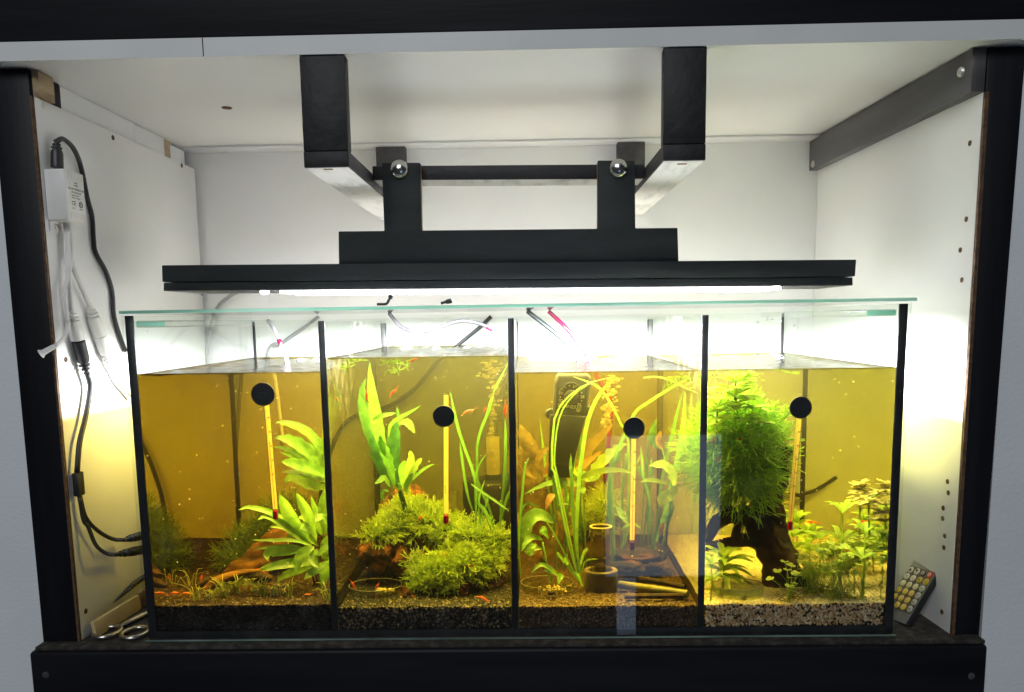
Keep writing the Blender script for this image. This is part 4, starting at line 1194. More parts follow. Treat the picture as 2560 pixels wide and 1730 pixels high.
MB().lathe([(0.0008, 0), (0.0082, 0), (0.0084, 0.0006), (0.0066, 0.0006)], (x_, Yc, tp), n=28).build('tube_rim', M_clear, t, smooth='auto')
MB().tube(smoothpath([uw(*Z(3, 1548, 1200), Yc), uw(*Z(3, 1590, 1060), Yc), uw(*Z(3, 1650, 880), Yc), uw(*Z(3, 1672, 800), Yc) + np.array([0.0, 0, 0.004])], 5), 0.0022, 8).build('air_hose', M_clear, t, smooth=True)
def bubbles(label, zones, n, seed):
    rng = random.Random(seed)
    mb = MB()
    for _ in range(n):
        k, x, y, rx_, ry_, Y = rng.choice(zones)
        p = uw(*Z(k, x + rng.gauss(0, 0.45) * rx_, y + rng.uniform(-1, 1) * ry_), Y + rng.uniform(-0.012, 0.012))
        s = rng.uniform(0.0008, 0.0028)
        blob(mb, p, (s * rng.uniform(0.9, 1.5), s, s * rng.uniform(0.5, 0.9)), rng, 0.12, 1)
    o = mb.build('air_bubbles', pbr('bubble_skin', (0.80, 0.72, 0.45), (0.95, 0.9, 0.65), 300, rough=0.15, spec=0.8, trans=0.5), None, smooth=True)
    return tag(o, label, kind='stuff')
bubbles('air bubbles rising above the clear lift tube', [(3, 1540, 620, 110, 70, .235), (3, 1560, 760, 80, 80, .235), (3, 1545, 900, 50, 90, .235), (3, 1540, 1090, 30, 110, .235), (3, 1540, 1350, 28, 120, .235)], 210, 5)
bubbles('air bubbles rising beside the black heater', [(5, 930, 760, 90, 80, .17), (5, 920, 900, 60, 90, .17), (5, 880, 1010, 40, 90, .17), (5, 870, 1100, 26, 60, .17)], 130, 6)
# feeding dishes
M_rimg = pbr('ground_glass_rim', (0.75, 0.66, 0.3), (0.85, 0.76, 0.42), 60, rough=0.25, trans=0.5)
M_drim = pbr('dish_rim_glass', (0.16, 0.15, 0.08), (0.34, 0.31, 0.18), 300, rough=0.12, spec=0.8, trans=0.3)
def dish(i, px, py, r, label, h=0.0075):
    p = ground(px, py, i)
    z = ZS[i] + 0.0003
    o = MB().lathe([(0.0, z), (r * 0.96, z), (r, z + 0.0008), (r, z + h), (r - 0.0010, z + h), (r - 0.0011, z + 0.0016), (0.0, z + 0.0014)], (p[0], max(p[1], r + 0.0095), 0), n=48).build('feeding_dish', M_dish, None, smooth='auto')
    cy2 = max(p[1], r + 0.0095)
    MB().tube([(p[0] + (r - 0.0005) * math.cos(a), cy2 + (r - 0.0005) * math.sin(a), z + h) for a in np.linspace(0, 6.2832, 41)], 0.00042, 6, cap=False).build('rim', M_drim, o, smooth=True)
    return tag(o, label, 'dish', 'round glass feeding dishes')
dish(1, *Z(4, 545, 1130), 0.0265, 'round glass dish on black gravel with two red shrimps')
dish(2, *Z(6, 370, 1105), 0.0265, 'round glass dish at the lower left of the brown gravel')
dish(3, *Z(8, 355, 1150), 0.0245, 'round glass dish standing on pale sand', 0.010)
def crumbs(label, k, x, y, i, n, spread, seed, zoff=0.002):
    rng = random.Random(seed)
    mb = MB()
    b_ = ground(*Z(k, x, y), i)
    for _ in range(n):
        blob(mb, b_ + np.array([rng.gauss(0, spread), rng.gauss(0, spread * 0.6), zoff + rng.random() * 0.0015]), [rng.uniform(0.0006, 0.0016) for _ in range(3)], rng, 0.3, 1)
    return tag(mb.build('food_crumbs', M_food, None), label, kind='stuff')
crumbs('pale food crumbs in the glass dish with the red shrimps', 4, 610, 1130, 1, 46, 0.0048, 3)
crumbs('yellowish crumbs and shells in the dish on brown gravel', 6, 430, 1120, 2, 60, 0.007, 4)
rock('small brown snail in the dish on brown gravel', [(6, 405, 1140, 30, 22, .035, .003)], M_driftdk, 'snail', 9, 'snail')
rock('small dark snail in the dish on pale sand', [(8, 415, 1180, 32, 20, .03, .0032)], M_driftdk, 'snail', 10, 'snail')
# ------------------------------------------------------------------ third compartment
H_Y = 0.088
t = plant('heater', 'black aquarium heater with round dial hanging tilted at the back', uw(1420, 1210, H_Y), 'heater')
def hp(x, y, Y=H_Y): return uw(*Z(5, x, y), Y)
def slab(mb, pts, Y0, Y1):
    P = [hp(x, y, Y0) for x, y in pts]
    n = len(P)
    v = [(p[0], Y0, p[2]) for p in P] + [(p[0], Y1, p[2]) for p in P]
    return mb.add(v, [tuple(range(n)), tuple(range(2 * n - 1, n - 1, -1))] + [(i, i + n, (i + 1) % n + n, (i + 1) % n) for i in range(n)])
slab(MB(), [(452, 665), (735, 665), (752, 720), (705, 1000), (600, 1440), (590, 1560), (372, 1560), (395, 1300), (430, 760)][::-1], H_Y, H_Y + 0.024).build('body', M_plastic, t, bevel=0.004, seg=3)
slab(MB(), [(392, 1012), (700, 1030), (592, 1440), (380, 1430)][::-1], H_Y - 0.003, H_Y - 0.0002).build('lower_cover', M_plastic, t, bevel=0.0012)
c = hp(575, 862, H_Y - 0.003)
pc = 0.2927 * pxm(H_Y)
MB().lathe([(112 * pc, 0.002), (112 * pc, -0.0006), (106 * pc, -0.0010), (60 * pc, -0.0008), (56 * pc, -0.0035), (48 * pc, -0.0042), (0.0, -0.0042)], (c[0], H_Y, c[2]), 'Y', 40).build('dial', M_plastic, t, smooth='auto')
MB().tube([(c[0] + 86 * pc * math.cos(a), H_Y - 0.0012, c[2] + 122 * pc * math.sin(a) + 0.0) for a in np.linspace(0.5, 2.6, 14)], 0.0007, 6).build('rim', M_plastic, t, smooth=True)
for sx, sy in ((398, 1005), (716, 985)):
    p = hp(sx, sy, H_Y + 0.006)
    MB().lathe([(0.0, -0.0035), (38 * pc, -0.003), (48 * pc, 0.0), (48 * pc, 0.003), (40 * pc, 0.006), (0.0, 0.006)], p, 'Y', 24).build('clamp_foot', M_rubber, t, smooth='auto')
Mx = Matrix.Rotation(math.radians(90), 4, 'X')
def onface(x, y, rot=0.0, Y=H_Y - 0.0016):
    p = hp(x, y, Y)
    return Matrix.Translation((p[0], Y, p[2])) @ Matrix.Rotation(rot, 4, 'Y') @ Mx
for i, (tx, a) in enumerate((('22', 200), ('20', 160), ('•', 182), ('•', 140), ('•', 220), ('24', 72), ('•', 100), ('•', 122), ('28', 0), ('•', 20), ('•', 48), ('30', -45), ('•', -22), ('●', -62))):
    rr_ = 94 if tx != '●' else 126
    x, y = 575 + rr_ * math.cos(math.radians(a)), 862 - rr_ * math.sin(math.radians(a))
    text(tx, 0.0042 if len(tx) > 1 else 0.0058, onface(x, y, math.radians(0), H_Y - 0.0016), M_print, t, 'dial_mark', 0.00012)
text('DENNERLE', 0.0048, onface(560, 945, math.radians(8), H_Y - 0.0016), M_print, t, 'lettering', 0.00012)
ribbons('tall ribbon leaved plant with two thin leaves arching over the black heater', ground(*Z(6, 660, 1080), 2),
        [(5, [F4(650, 1040), F4(560, 750), F4(430, 100), (410, 1480), (430, 1050), (560, 850), (750, 735), (960, 690)], 30, (.06, .06, .06, .055), M_crypt), (5, [F4(640, 1040), F4(590, 800), F4(460, 150), (430, 1400), (470, 1050), (590, 850), (760, 735)], 22, (.065, .066, .066, .062), M_crypt),
         (5, [F4(665, 1060), F4(620, 700), F4(640, 200), (660, 1400), (720, 1050), (830, 820), (965, 690)], 50, (.06, .062, .064, .06), M_crypt), (5, [F4(668, 1070), F4(600, 600), F4(575, 100), (570, 1480), (572, 1345)], 44, (.06, .07, .08), M_vall),
         (5, [F4(655, 1040), F4(540, 620), F4(445, 280), F4(410, 80)], 42, (.065, .08, .09), M_vall), (5, [F4(650, 1050), F4(585, 930), F4(440, 650), F4(318, 455)], 22, (.05, .045), M_vall),
         (5, [F4(670, 1075), F4(630, 980), F4(590, 965)], 40, (.045, .04), M_crypt), (5, [F4(640, 1030), F4(500, 850), F4(450, 785)], 42, (.075, .08), M_fern),
         (5, [F4(650, 900), F4(680, 800), F4(715, 748)], 42, (.075, .07), M_crypt), (5, [F4(665, 960), F4(690, 870), F4(760, 845), F4(805, 850)], 24, (.09, .08), M_crypt)])
ribbons('long ribbon leaves bent along the surface in front of the golden back', ground(*Z(6, 980, 860), 2),
        [(5, [F4(960, 900), F4(1060, 500), (1060, 1240), (1000, 1100), (920, 930), (820, 790), (720, 735), (590, 688)], 38, (.13, .10, .075, .06), M_crypt), (5, [F4(950, 900), F4(930, 400), F4(930, 50), (1000, 1250), (1110, 1010), (1200, 930), (1450, 770), (1610, 690)], 42, (.12, .10, .08, .06), M_crypt),
         (5, [F4(935, 900), F4(900, 400), F4(930, 0), (960, 1400), (1020, 1180)], 60, (.12, .11, .10), M_vall), (5, [F4(1010, 950), F4(1000, 500), F4(1040, 0), (1040, 1350)], 26, (.13, .12), M_vall)])
ribbons('broad olive ribbon plant standing upright near the third divider', ground(*Z(6, 1290, 780), 2),
        [(5, [F4(1300, 700), F4(1400, 350), (1470, 1450), (1525, 1150), (1548, 820)], 64, (.14, .10, .08), M_vall), (5, [F4(1285, 760), F4(1330, 300), (1370, 1480), (1450, 1120), (1525, 820)], 44, (.15, .13, .11), M_vall),
         (5, [F4(1270, 780), F4(1250, 400), F4(1170, 100), (1150, 1450)], 50, (.13, .12), M_vall), (5, [F4(1290, 760), F4(1240, 330), F4(1190, 150), (1180, 1420), (1168, 1280)], 36, (.12, .10), M_crypt),
         (5, [F4(1330, 800), F4(1400, 550), F4(1440, 400), F4(1400, 250)], 40, (.16, .15), M_vall), (5, [(1190, 700), (1290, 690), (1420, 720), (1560, 790), (1660, 830)], 44, (.10, .12), M_crypt)])
ribbons('single ribbon leaf pressed against the second divider', ground(*Z(6, 140, 1040), 2),
        [(5, [F4(140, 1000), F4(130, 640), F4(160, 250), F4(180, 60), (215, 1380)], 32, (.05, .06), M_vall), (5, [F4(170, 560), F4(160, 420), F4(200, 372), F4(300, 400)], 26, (.08, .09), M_fern)])
rr = random.Random(404)
sp_ = []
for _ in range(9):                                          # thin blades standing behind the front ones
    x0_ = rr.uniform(430, 760)
    lean = rr.uniform(-160, 190)
    h_ = rr.uniform(0, 700)
    sp_.append((5, [F4(x0_, 930), F4(x0_ + lean * 0.3, 500), F4(x0_ + lean * 0.65, 80), (x0_ + lean, 1500 - h_)], rr.uniform(20, 34), (.11, .12, .13), rr.choice((M_vall, M_fern))))
ribbons('thicket of thin ribbon leaves behind the tall ribbon plant', ground(*Z(6, 590, 930), 2), sp_)
sp_ = []
for _ in range(8):
    x0_ = rr.uniform(1000, 1340)
    lean = rr.uniform(-120, 160)
    sp_.append((5, [F4(x0_, 800), F4(x0_ + lean * 0.3, 450), F4(x0_ + lean * 0.65, 60), (x0_ + lean, rr.uniform(1150, 1540))], rr.uniform(18, 32), (.15, .16, .165), rr.choice((M_vall, M_fern, M_ferndk))))
ribbons('thin ribbon leaves standing behind the lowest hanging thermometer', ground(*Z(6, 1170, 800), 2), sp_)
t = plant('bronze_leaf_plant', 'large plant with wavy bronze leaves standing behind the ribbon leaves on the left', ground(*Z(6, 310, 880), 2))
for k, pts, w, ys, m in [(5, [(330, 1540), (240, 1330), (180, 1200), (140, 1098)], 130, (.13, .12), M_bronze), (5, [(290, 1560), (200, 1480), (150, 1350), (130, 1290)], 110, (.14, .13), M_bronze),
                         (5, [(280, 1480), (300, 1380), (340, 1320), (400, 1290)], 60, (.12, .11), M_bronze), (5, [(330, 1560), (370, 1480), (372, 1400)], 48, (.11, .10), M_orange),
                         (5, [F4(420, 300), (560, 1520), (700, 1330), (830, 1190), (945, 1078)], 105, (.17, .15), M_bronze), (5, [F4(500, 200), (620, 1500), (740, 1400), (835, 1325)], 70, (.16, .15), M_orange),
                         (5, [F4(310, 850), F4(280, 550), F4(240, 250), F4(200, 60)], 170, (.17, .16), M_bronze), (5, [F4(330, 850), F4(330, 500), F4(380, 200), F4(470, 60)], 130, (.18, .17), M_bronze),
                         (5, [F4(430, 290), F4(390, 330), F4(355, 425)], 62, (.07, .06), M_orange), (5, [F4(340, 860), F4(400, 740), F4(455, 640), F4(452, 520)], 76, (.10, .09), M_bronze),
                         (5, [F4(300, 850), F4(250, 780), F4(260, 720)], 60, (.11, .10), M_orange), (5, [F4(360, 850), F4(350, 700), F4(420, 600)], 70, (.12, .11), M_bronze),
                         (5, [F4(520, 300), F4(560, 260), F4(640, 150), F4(700, 0), (780, 1460)], 90, (.19, .18), M_bronze), (5, [F4(330, 880), F4(290, 700), F4(300, 560), F4(345, 450)], 90, (.15, .14), M_orange),
                         (5, [F4(300, 800), F4(200, 500), F4(170, 200), (150, 1500), (190, 1380)], 150, (.15, .14), M_bronze), (5, [F4(340, 820), F4(360, 560), F4(420, 380), F4(500, 330)], 90, (.14, .13), M_bronze), (5, [F4(320, 860), F4(240, 640), F4(190, 480), F4(150, 380)], 110, (.16, .15), M_bronze),
                         (5, [F4(500, 700), F4(560, 500), F4(640, 420), F4(700, 330)], 80, (.17, .16), M_bronze), (5, [F4(420, 800), F4(480, 620), F4(490, 500), F4(540, 430)], 80, (.15, .15), M_bronze), (5, [F4(620, 700), F4(700, 400), F4(740, 200), F4(840, 40)], 90, (.18, .17), M_bronze)]:
    leaf(t, k, pts, w, ys, m, 'lance', wave=0.10, freq=5, fold=0.10)
MB().tube([uw(*Z(6, 330, 890), .13), uw(*Z(6, 320, 780), .13)], [0.003, 0.002], 8).build('stem', M_bronze, t, smooth=True)
t = plant('broad_leaf_plant', 'bright green leaves arching at the lower left beside the second divider', ground(*Z(6, 440, 1010), 2))
for pts, w, ys, m in [([(330, 760), (180, 720), (190, 560), (280, 478), (360, 490), (425, 545)], 150, (.075, .06), M_crypt), ([(330, 680), (250, 660), (190, 700), (148, 782)], 62, (.065, .05), M_crypt),
                      ([(280, 720), (230, 750), (235, 800), (170, 780)], 70, (.07, .06), M_crypt), ([(330, 640), (330, 590), (380, 670)], 60, (.09, .08), M_vall),
                      ([(462, 985), (400, 930), (310, 895), (228, 965)], 52, (.05, .035), M_crypt), ([(470, 990), (420, 960), (330, 940)], 40, (.05, .04), M_crypt),
                      ([(500, 975), (475, 1000), (462, 1058)], 60, (.045, .035), M_crypt), ([(560, 860), (520, 880), (540, 800)], 50, (.08, .07), M_crypt)]:
    leaf(t, 6, pts, w, ys, m, 'lance', wave=0.05, freq=4, fold=0.14)
MB().tube([uw(*Z(6, 400, 1040), .06), uw(*Z(6, 360, 860), .075), uw(*Z(6, 330, 700), .075)], [0.0012, 0.001, 0.0008], 6).build('stem', M_vall, t, smooth=True)
t = plant('toothed_leaf_plant', 'plant with long crinkled light green leaves spreading sideways in front of the heater foot', ground(*Z(6, 700, 800), 2))
for k, pts, w, ys, m in [(5, [F4(640, 160), (560, 1455), (450, 1500), (340, 1545)], 62, (.12, .10), M_yel), (5, [F4(560, 180), (640, 1560), (760, 1510), (900, 1485), (1010, 1490), (1135, 1525)], 56, (.11, .09), M_yel),
                         (5, [F4(720, 170), (780, 1480), (880, 1380), (960, 1310), (1065, 1260)], 120, (.12, .10), M_yel), (5, [F4(640, 210), F4(560, 200), F4(480, 180), F4(380, 130)], 80, (.115, .10), M_crypt),
                         (5, [F4(640, 200), F4(620, 110), (760, 1560), (860, 1440)], 90, (.14, .13), M_crypt), (5, [F4(560, 260), F4(450, 200), F4(350, 210), F4(170, 290)], 52, (.13, .11), M_fern),
                         (5, [F4(520, 420), F4(560, 340), F4(545, 270)], 60, (.13, .12), M_crypt), (5, [F4(460, 385), F4(500, 372), F4(560, 380)], 16, (.08, .08), M_yel),
                         (5, [F4(700, 240), F4(670, 260), F4(690, 290)], 50, (.12, .11), M_crypt)]:
    leaf(t, k, pts, w, ys, m, 'lance', wave=0.10, freq=6, fold=0.08)
MB().tube([uw(*Z(6, 690, 850), .13), uw(*Z(6, 660, 500), .13), uw(*Z(6, 640, 200), .125)], [0.0014, 0.0012, 0.001], 6).build('stem', M_fern, t, smooth=True)
t = plant('torn_leaf_plant', 'pale yellow green torn leaves right of the thermometer in the golden water', ground(*Z(6, 1400, 800), 2))
for k, pts, w, ys, m in [(6, [(1460, 230), (1430, 110), (1350, 40), (1238, 50)], 105, (.10, .08), M_yel), (6, [(1425, 212), (1300, 175), (1215, 170), (1168, 190)], 42, (.09, .08), M_yel),
                         (6, [(1330, 400), (1370, 330), (1440, 280), (1472, 210)], 125, (.10, .09), M_yel), (6, [(1330, 520), (1390, 490), (1450, 390)], 60, (.12, .11), M_fern),
                         (6, [(960, 390), (1010, 470), (1055, 545)], 70, (.10, .09), M_crypt), (6, [(1000, 590), (1060, 555), (1120, 550), (1175, 590)], 34, (.10, .09), M_crypt),
                         (6, [(1330, 650), (1345, 590), (1365, 530)], 34, (.10, .10), M_orange), (5, [(1330, 1310), (1270, 1200), (1300, 1050)], 80, (.17, .17), M_ferndk), (5, [(1345, 1310), (1320, 1230), (1340, 1150)], 60, (.16, .16), M_bronze)]:
    leaf(t, k, pts, w, ys, m, 'lance', wave=0.07, freq=4, fold=0.08)
MB().tube([uw(*Z(6, 1380, 810), .14), uw(*Z(6, 1400, 500), .12), uw(*Z(6, 1440, 260), .10), uw(*Z(5, 1350, 1300), .16)], [0.0013, 0.001, 0.0008, 0.0005], 6).build('stem', M_fern, t, smooth=True)
moss('clump of thin yellow green moss behind the glass tube feeder', [(6, 790, 470, 120, 90, .17, .02), (6, 870, 400, 60, 110, .165, .016), (6, 700, 500, 70, 50, .165, .014)], 800, 0.015, 0.00036, 61, base=ground(*Z(6, 790, 700), 2))
rock('dark reddish stone behind the glass tube feeder', [(6, 680, 620, 90, 110, .19, .02)], M_stone, 'stone', 62)
rock('dark brown stone right of the glass tube feeder', [(6, 1120, 820, 190, 70, .13, .022), (6, 1300, 800, 110, 60, .14, .02)], M_stone, 'stone', 63)
rock('low dark stone lying behind the two sticks', [(6, 1080, 930, 140, 60, .10, .016)], M_stone, 'stone', 64)
# glass tube feeder in its round foot
pb = ground(*Z(6, 830, 1135), 2)
Yt = max(pb[1] + 0.019, 0.055)
ct = uw(*Z(6, 828, 930), Yt)
sc_ = ZK * pxm(Yt)
R1, R2 = 148 * sc_, 93 * sc_
zt0, ztop = uw(*Z(6, 828, 940), Yt)[2], uw(*Z(6, 828, 572), Yt)[2]
t = plant('tube_feeder', 'upright clear glass tube standing in a round brown pot', (ct[0], Yt, ZS[2]), 'feeder')
M_pot = pbr('brown_clay_pot', (0.07, 0.05, 0.035), (0.13, 0.095, 0.065), 90, rough=0.7, bump=0.4)
MB().lathe([(R1 * 0.96, ZS[2] - 0.002), (R1, ZS[2] + 0.001), (R1, zt0), (R1 * 0.95, zt0 + 0.0008), (R2 * 1.16, zt0 + 0.0006), (R2 * 1.1, zt0 - 0.006), (0.0, zt0 - 0.006)], (ct[0], Yt, 0), n=48).build('pot', M_pot, t, smooth='auto')
MB().lathe([(R2, zt0 - 0.0058), (R2, ztop), (R2 * 0.94, ztop), (R2 * 0.94, zt0 - 0.0056)], (ct[0], Yt, 0), n=40).build('tube', M_tube, t, smooth='auto')
MB().lathe([(R2 * 1.04, 0), (R2 * 1.05, 0.0011), (R2 * 0.9, 0.0011), (R2 * 0.9, 0)], (ct[0], Yt, ztop), n=40).build('tube_rim', M_rimg, t, smooth='auto')
MB().lathe([(R2 * 0.75, zt0 - 0.0058), (R2 * 0.72, zt0 + 0.001), (R2 * 0.55, zt0 + 0.005), (R2 * 0.25, zt0 + 0.007), (0, zt0 + 0.0072)], (ct[0], Yt, 0), n=28).build('plug', M_driftdk, t, smooth=True)
# two sticks on the gravel
M_stick = pbr('green_bamboo', (0.05, 0.048, 0.014), (0.15, 0.135, 0.035), 60, rough=0.5, stretch=(0.2, 1, 1))
a, b_ = ground(*Z(6, 985, 1100), 2), ground(*Z(6, 1570, 1185), 2)
up = np.array([0, 0, 0.0044])
o = MB().tube([a + up, (a + b_) / 2 + up, b_ + up], [0.0040, 0.0043, 0.0040], 14).build('stick', M_stick, None, smooth='auto')
tag(o, 'greenish bamboo stick lying in front on brown gravel', 'stick')
MB().tube([b_ + up + np.array([-0.004, -0.0012, -0.0012]), b_ + up + np.array([-0.06, -0.0012, -0.0012]) * 1.0 + (a - b_) * 0.0], 0.0026, 8).build('dark_edge', M_driftdk, o, smooth='auto')
a, b_ = ground(*Z(6, 1040, 1030), 2), ground(*Z(6, 1545, 1120), 2)
o = MB().tube([a + up, (a + b_) / 2 + up * 1.1, b_ + up], [0.0026, 0.0030, 0.0022], 12).build('stick', M_driftdk, None, smooth='auto')
tag(o, 'dark stick lying behind the greenish bamboo stick', 'stick')

# ------------------------------------------------------------------ fourth compartment
t = plant('driftwood_stump', 'dark upright driftwood stump with a holed arch carrying the moss bush', ground(*Z(8, 740, 1040), 3), 'driftwood')
F8 = lambda x, y: (x, y + 1400.6)
def wd(k, pts, ys, rads, seed, nm, m=M_driftdk, amp=0.22): return wood(MB(), W3(k, pts, ys), rads, seed, 16, amp).build(nm, m, t, smooth=True)
wd(8, [(750, 1090), (735, 920), (665, 740), (600, 590), (610, 430), (650, 250), (700, 60)], (.085, .10, .11), [0.022, 0.0205, 0.0165, 0.019, 0.0165, 0.0125, 0.0105], 3, 'trunk')
wd(8, [(640, 300), (680, 150), (725, 20), (765, -60), (790, -110)], (.095, .085), [0.011, 0.0105, 0.009, 0.0075, 0.0035], 5, 'top_branch')
wd(8, [(860, 1010), (780, 850), (680, 700), (640, 560), (655, 420)], (.075, .095), [0.004, 0.006, 0.006, 0.005, 0.003], 7, 'outer_root')
wd(8, [(560, 500), (420, 470), (290, 480), (200, 520), (120, 620), (60, 720)], (.10, .09), [0.010, 0.010, 0.0085, 0.007, 0.006, 0.005], 9, 'arch')
wd(8, [(600, 720), (480, 690), (330, 700), (180, 730), (70, 740)], (.10, .085), [0.010, 0.0085, 0.0055, 0.005, 0.0045], 11, 'lower_arch')
wd(8, [(360, 700), (350, 600), (390, 520)], (.092, .095), [0.006, 0.0055, 0.006], 13, 'link')
wd(8, [(520, 700), (510, 600), (540, 500)], (.098, .10), [0.006, 0.006, 0.006], 15, 'link')
wd(8, [(280, 480), (255, 400), (240, 330)], (.095, .10), [0.008, 0.0065, 0.004], 17, 'stub')
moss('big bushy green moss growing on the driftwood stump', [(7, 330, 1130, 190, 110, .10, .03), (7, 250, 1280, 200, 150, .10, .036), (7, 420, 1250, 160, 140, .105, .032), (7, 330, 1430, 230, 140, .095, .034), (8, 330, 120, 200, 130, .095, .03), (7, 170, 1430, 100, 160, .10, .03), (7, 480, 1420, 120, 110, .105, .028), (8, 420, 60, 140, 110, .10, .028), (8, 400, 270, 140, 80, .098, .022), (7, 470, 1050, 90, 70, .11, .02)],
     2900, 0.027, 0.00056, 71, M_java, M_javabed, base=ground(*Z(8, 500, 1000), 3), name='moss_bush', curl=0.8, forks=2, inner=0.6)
# long shoots leaving the bush
t = plant('moss_runner', 'long feathery moss shoots reaching right towards the rightmost thermometer', uw(*Z(7, 600, 1150), .1), 'moss')
for pts in ([(580, 1110), (680, 1065), (780, 1020), (800, 980)], [(600, 1150), (720, 1080), (760, 1000), (765, 930)], [(640, 1200), (760, 1130), (820, 1095)], [(560, 1080), (640, 1040), (672, 955)], [(500, 1000), (535, 900), (540, 825)], [(640, 1560), (720, 1520), (790, 1470)]):
    mb = MB()
    P = smoothpath(W3(7, pts, (.09, .08)), 8)
    mb.tube(P, [0.00055] * (len(P) - 1) + [0.0002], 5)
    for i in range(2, len(P), 1):
        for s in (-1, 1):
            d = P[i] - P[i - 1]
            d /= np.linalg.norm(d) + 1e-9
            sd = np.cross(d, np.array([0, -1, 0.2])) * s
            mb.tube([P[i], P[i] + (d * 0.5 + sd) * 0.0022 * RNG.uniform(0.5, 1.2)], [0.0004, 0.0002], 3)
    mb.build('shoot', M_java, t)
# pinnate stem plant near the surface
def pinnate(label, base, whorls, top, name='feather_leaf_plant', mat=M_feath, back=0.0):
    t_ = plant(name, label, base)
    P = [uw(*Z(*q[:3]), fit(*Z(*q[:3]), q[3])) for q in top]
    MB().tube(smoothpath(P, 5), 0.0009, 6).build('stem', M_vall, t_, smooth=True)
    rr = random.Random(int(abs(base[0]) * 9e5) % 1000)
    for k, x, y, Y, L, n, tilt in whorls:
        Y = fit(*Z(k, x, y), Y)
        c_ = uw(*Z(k, x, y), Y)
        mb = MB()
        for j_ in range(n):
            a = 2 * math.pi * (j_ + rr.random() * 0.5) / n
            d = np.array([math.cos(a), math.sin(a) * 0.8, tilt + 0.25 + rr.uniform(-0.3, 0.4)])
            d /= np.linalg.norm(d)
            l = L * ZK * pxm(Y) * rr.uniform(0.8, 1.15)
            l = inside(c_, d, l, 3)
            sd = np.cross(d, np.array([0, 0, 1.0]))
            sd /= np.linalg.norm(sd) + 1e-9
            mid = [c_ + d * l * s + np.array([0, 0, -l * 0.22 * s * s]) for s in np.linspace(0, 1, 7)]
            mb.tube(mid, [0.0006] * 6 + [0.0003], 4, cap=False)
            for q in range(1, 7):
                ll = l * 0.34 * (1 - abs(q / 6 - 0.45) * 0.9)
                for s in (-1, 1):
                    e = mid[q] + (sd * s + d * 0.75) * ll
                    w_ = 0.0011
                    up_ = np.array([0, -0.5, 0.8]) * w_
                    mb.add([mid[q] - d * w_, mid[q] + d * w_ + up_, e], [(0, 1, 2)])
                    mb.add([mid[q] + d * w_ + up_, mid[q] + d * 2 * w_, e], [(0, 1, 2)])
        mb.build('leaf_whorl', mat, t_)
    return t_
pinnate('feathery yellow green plant reaching the surface above the moss bush', ground(1850, 1400, 3),
        [(7, 340, 740, .05, 190, 10, 0.3), (7, 390, 720, .05, 160, 9, 0.6), (7, 330, 800, .05, 200, 11, 0.1), (7, 330, 860, .052, 200, 10, 0.1), (7, 350, 915, .055, 180, 9, 0.0), (7, 340, 970, .056, 170, 9, 0.0), (7, 410, 1040, .058, 150, 8, -0.1), (7, 430, 880, .055, 140, 8, 0.1), (7, 500, 960, .06, 120, 8, 0.0)],
        [(7, 400, 1200, .075), (7, 345, 940, .056), (7, 335, 760, .05), (7, 400, 700, .05)])
pinnate('second feathery yellow green plant close to the third divider', ground(1800, 1400, 3),
        [(7, 190, 940, .045, 170, 11, 0.3), (7, 185, 990, .045, 180, 11, 0.1), (7, 175, 1040, .046, 160, 10, 0.0), (7, 170, 1090, .048, 150, 9, -0.2), (7, 160, 1150, .05, 130, 8, -0.3), (7, 480, 1060, .055, 110, 8, -0.1), (7, 560, 1080, .055, 100, 7, -0.2)],
        [(7, 190, 1300, .065), (7, 175, 1090, .05), (7, 190, 930, .045)])
for nm, lb, ws in (('feather_leaf_plant', 'blurred pale feathery plant at the back near the right wall', [(8, 1400, 215, .27, 90, 10, 0.3), (8, 1400, 265, .27, 100, 10, 0.0), (8, 1430, 310, .27, 120, 10, -0.1), (8, 1400, 250, .265, 70, 8, 0.5)]),
                   ('feather_leaf_plant', 'pale feathery plant rising in the far right corner', [(8, 1560, 290, .25, 90, 9, 0.2), (8, 1590, 380, .25, 120, 11, 0.1), (8, 1600, 450, .25, 130, 11, 0.0), (8, 1590, 520, .25, 120, 10, -0.1), (8, 1480, 360, .255, 90, 9, 0.1)]),
                   ('feather_leaf_plant', 'pale feathery plant squeezed between driftwood and the rightmost thermometer', [(8, 750, 300, .21, 60, 9, 0.3), (8, 745, 380, .21, 80, 10, 0.1), (8, 745, 450, .21, 80, 10, 0.0), (8, 740, 520, .21, 70, 9, -0.1)])):
    k0, kn = ws[0], ws[-1]
    bs = ground(Z(8, kn[1], 0)[0], 1360, 3)
    pinnate(lb, bs, ws, [(8, kn[1], 640, kn[3]), (8, kn[1], kn[2], kn[3]), (8, k0[1], k0[2], k0[3])], nm, pbr('pale_yellow_leaf', (0.5, 0.46, 0.16), (0.62, 0.56, 0.22), 90, trans=0.5, rough=0.6) if kn[3] > .2 else M_yel)
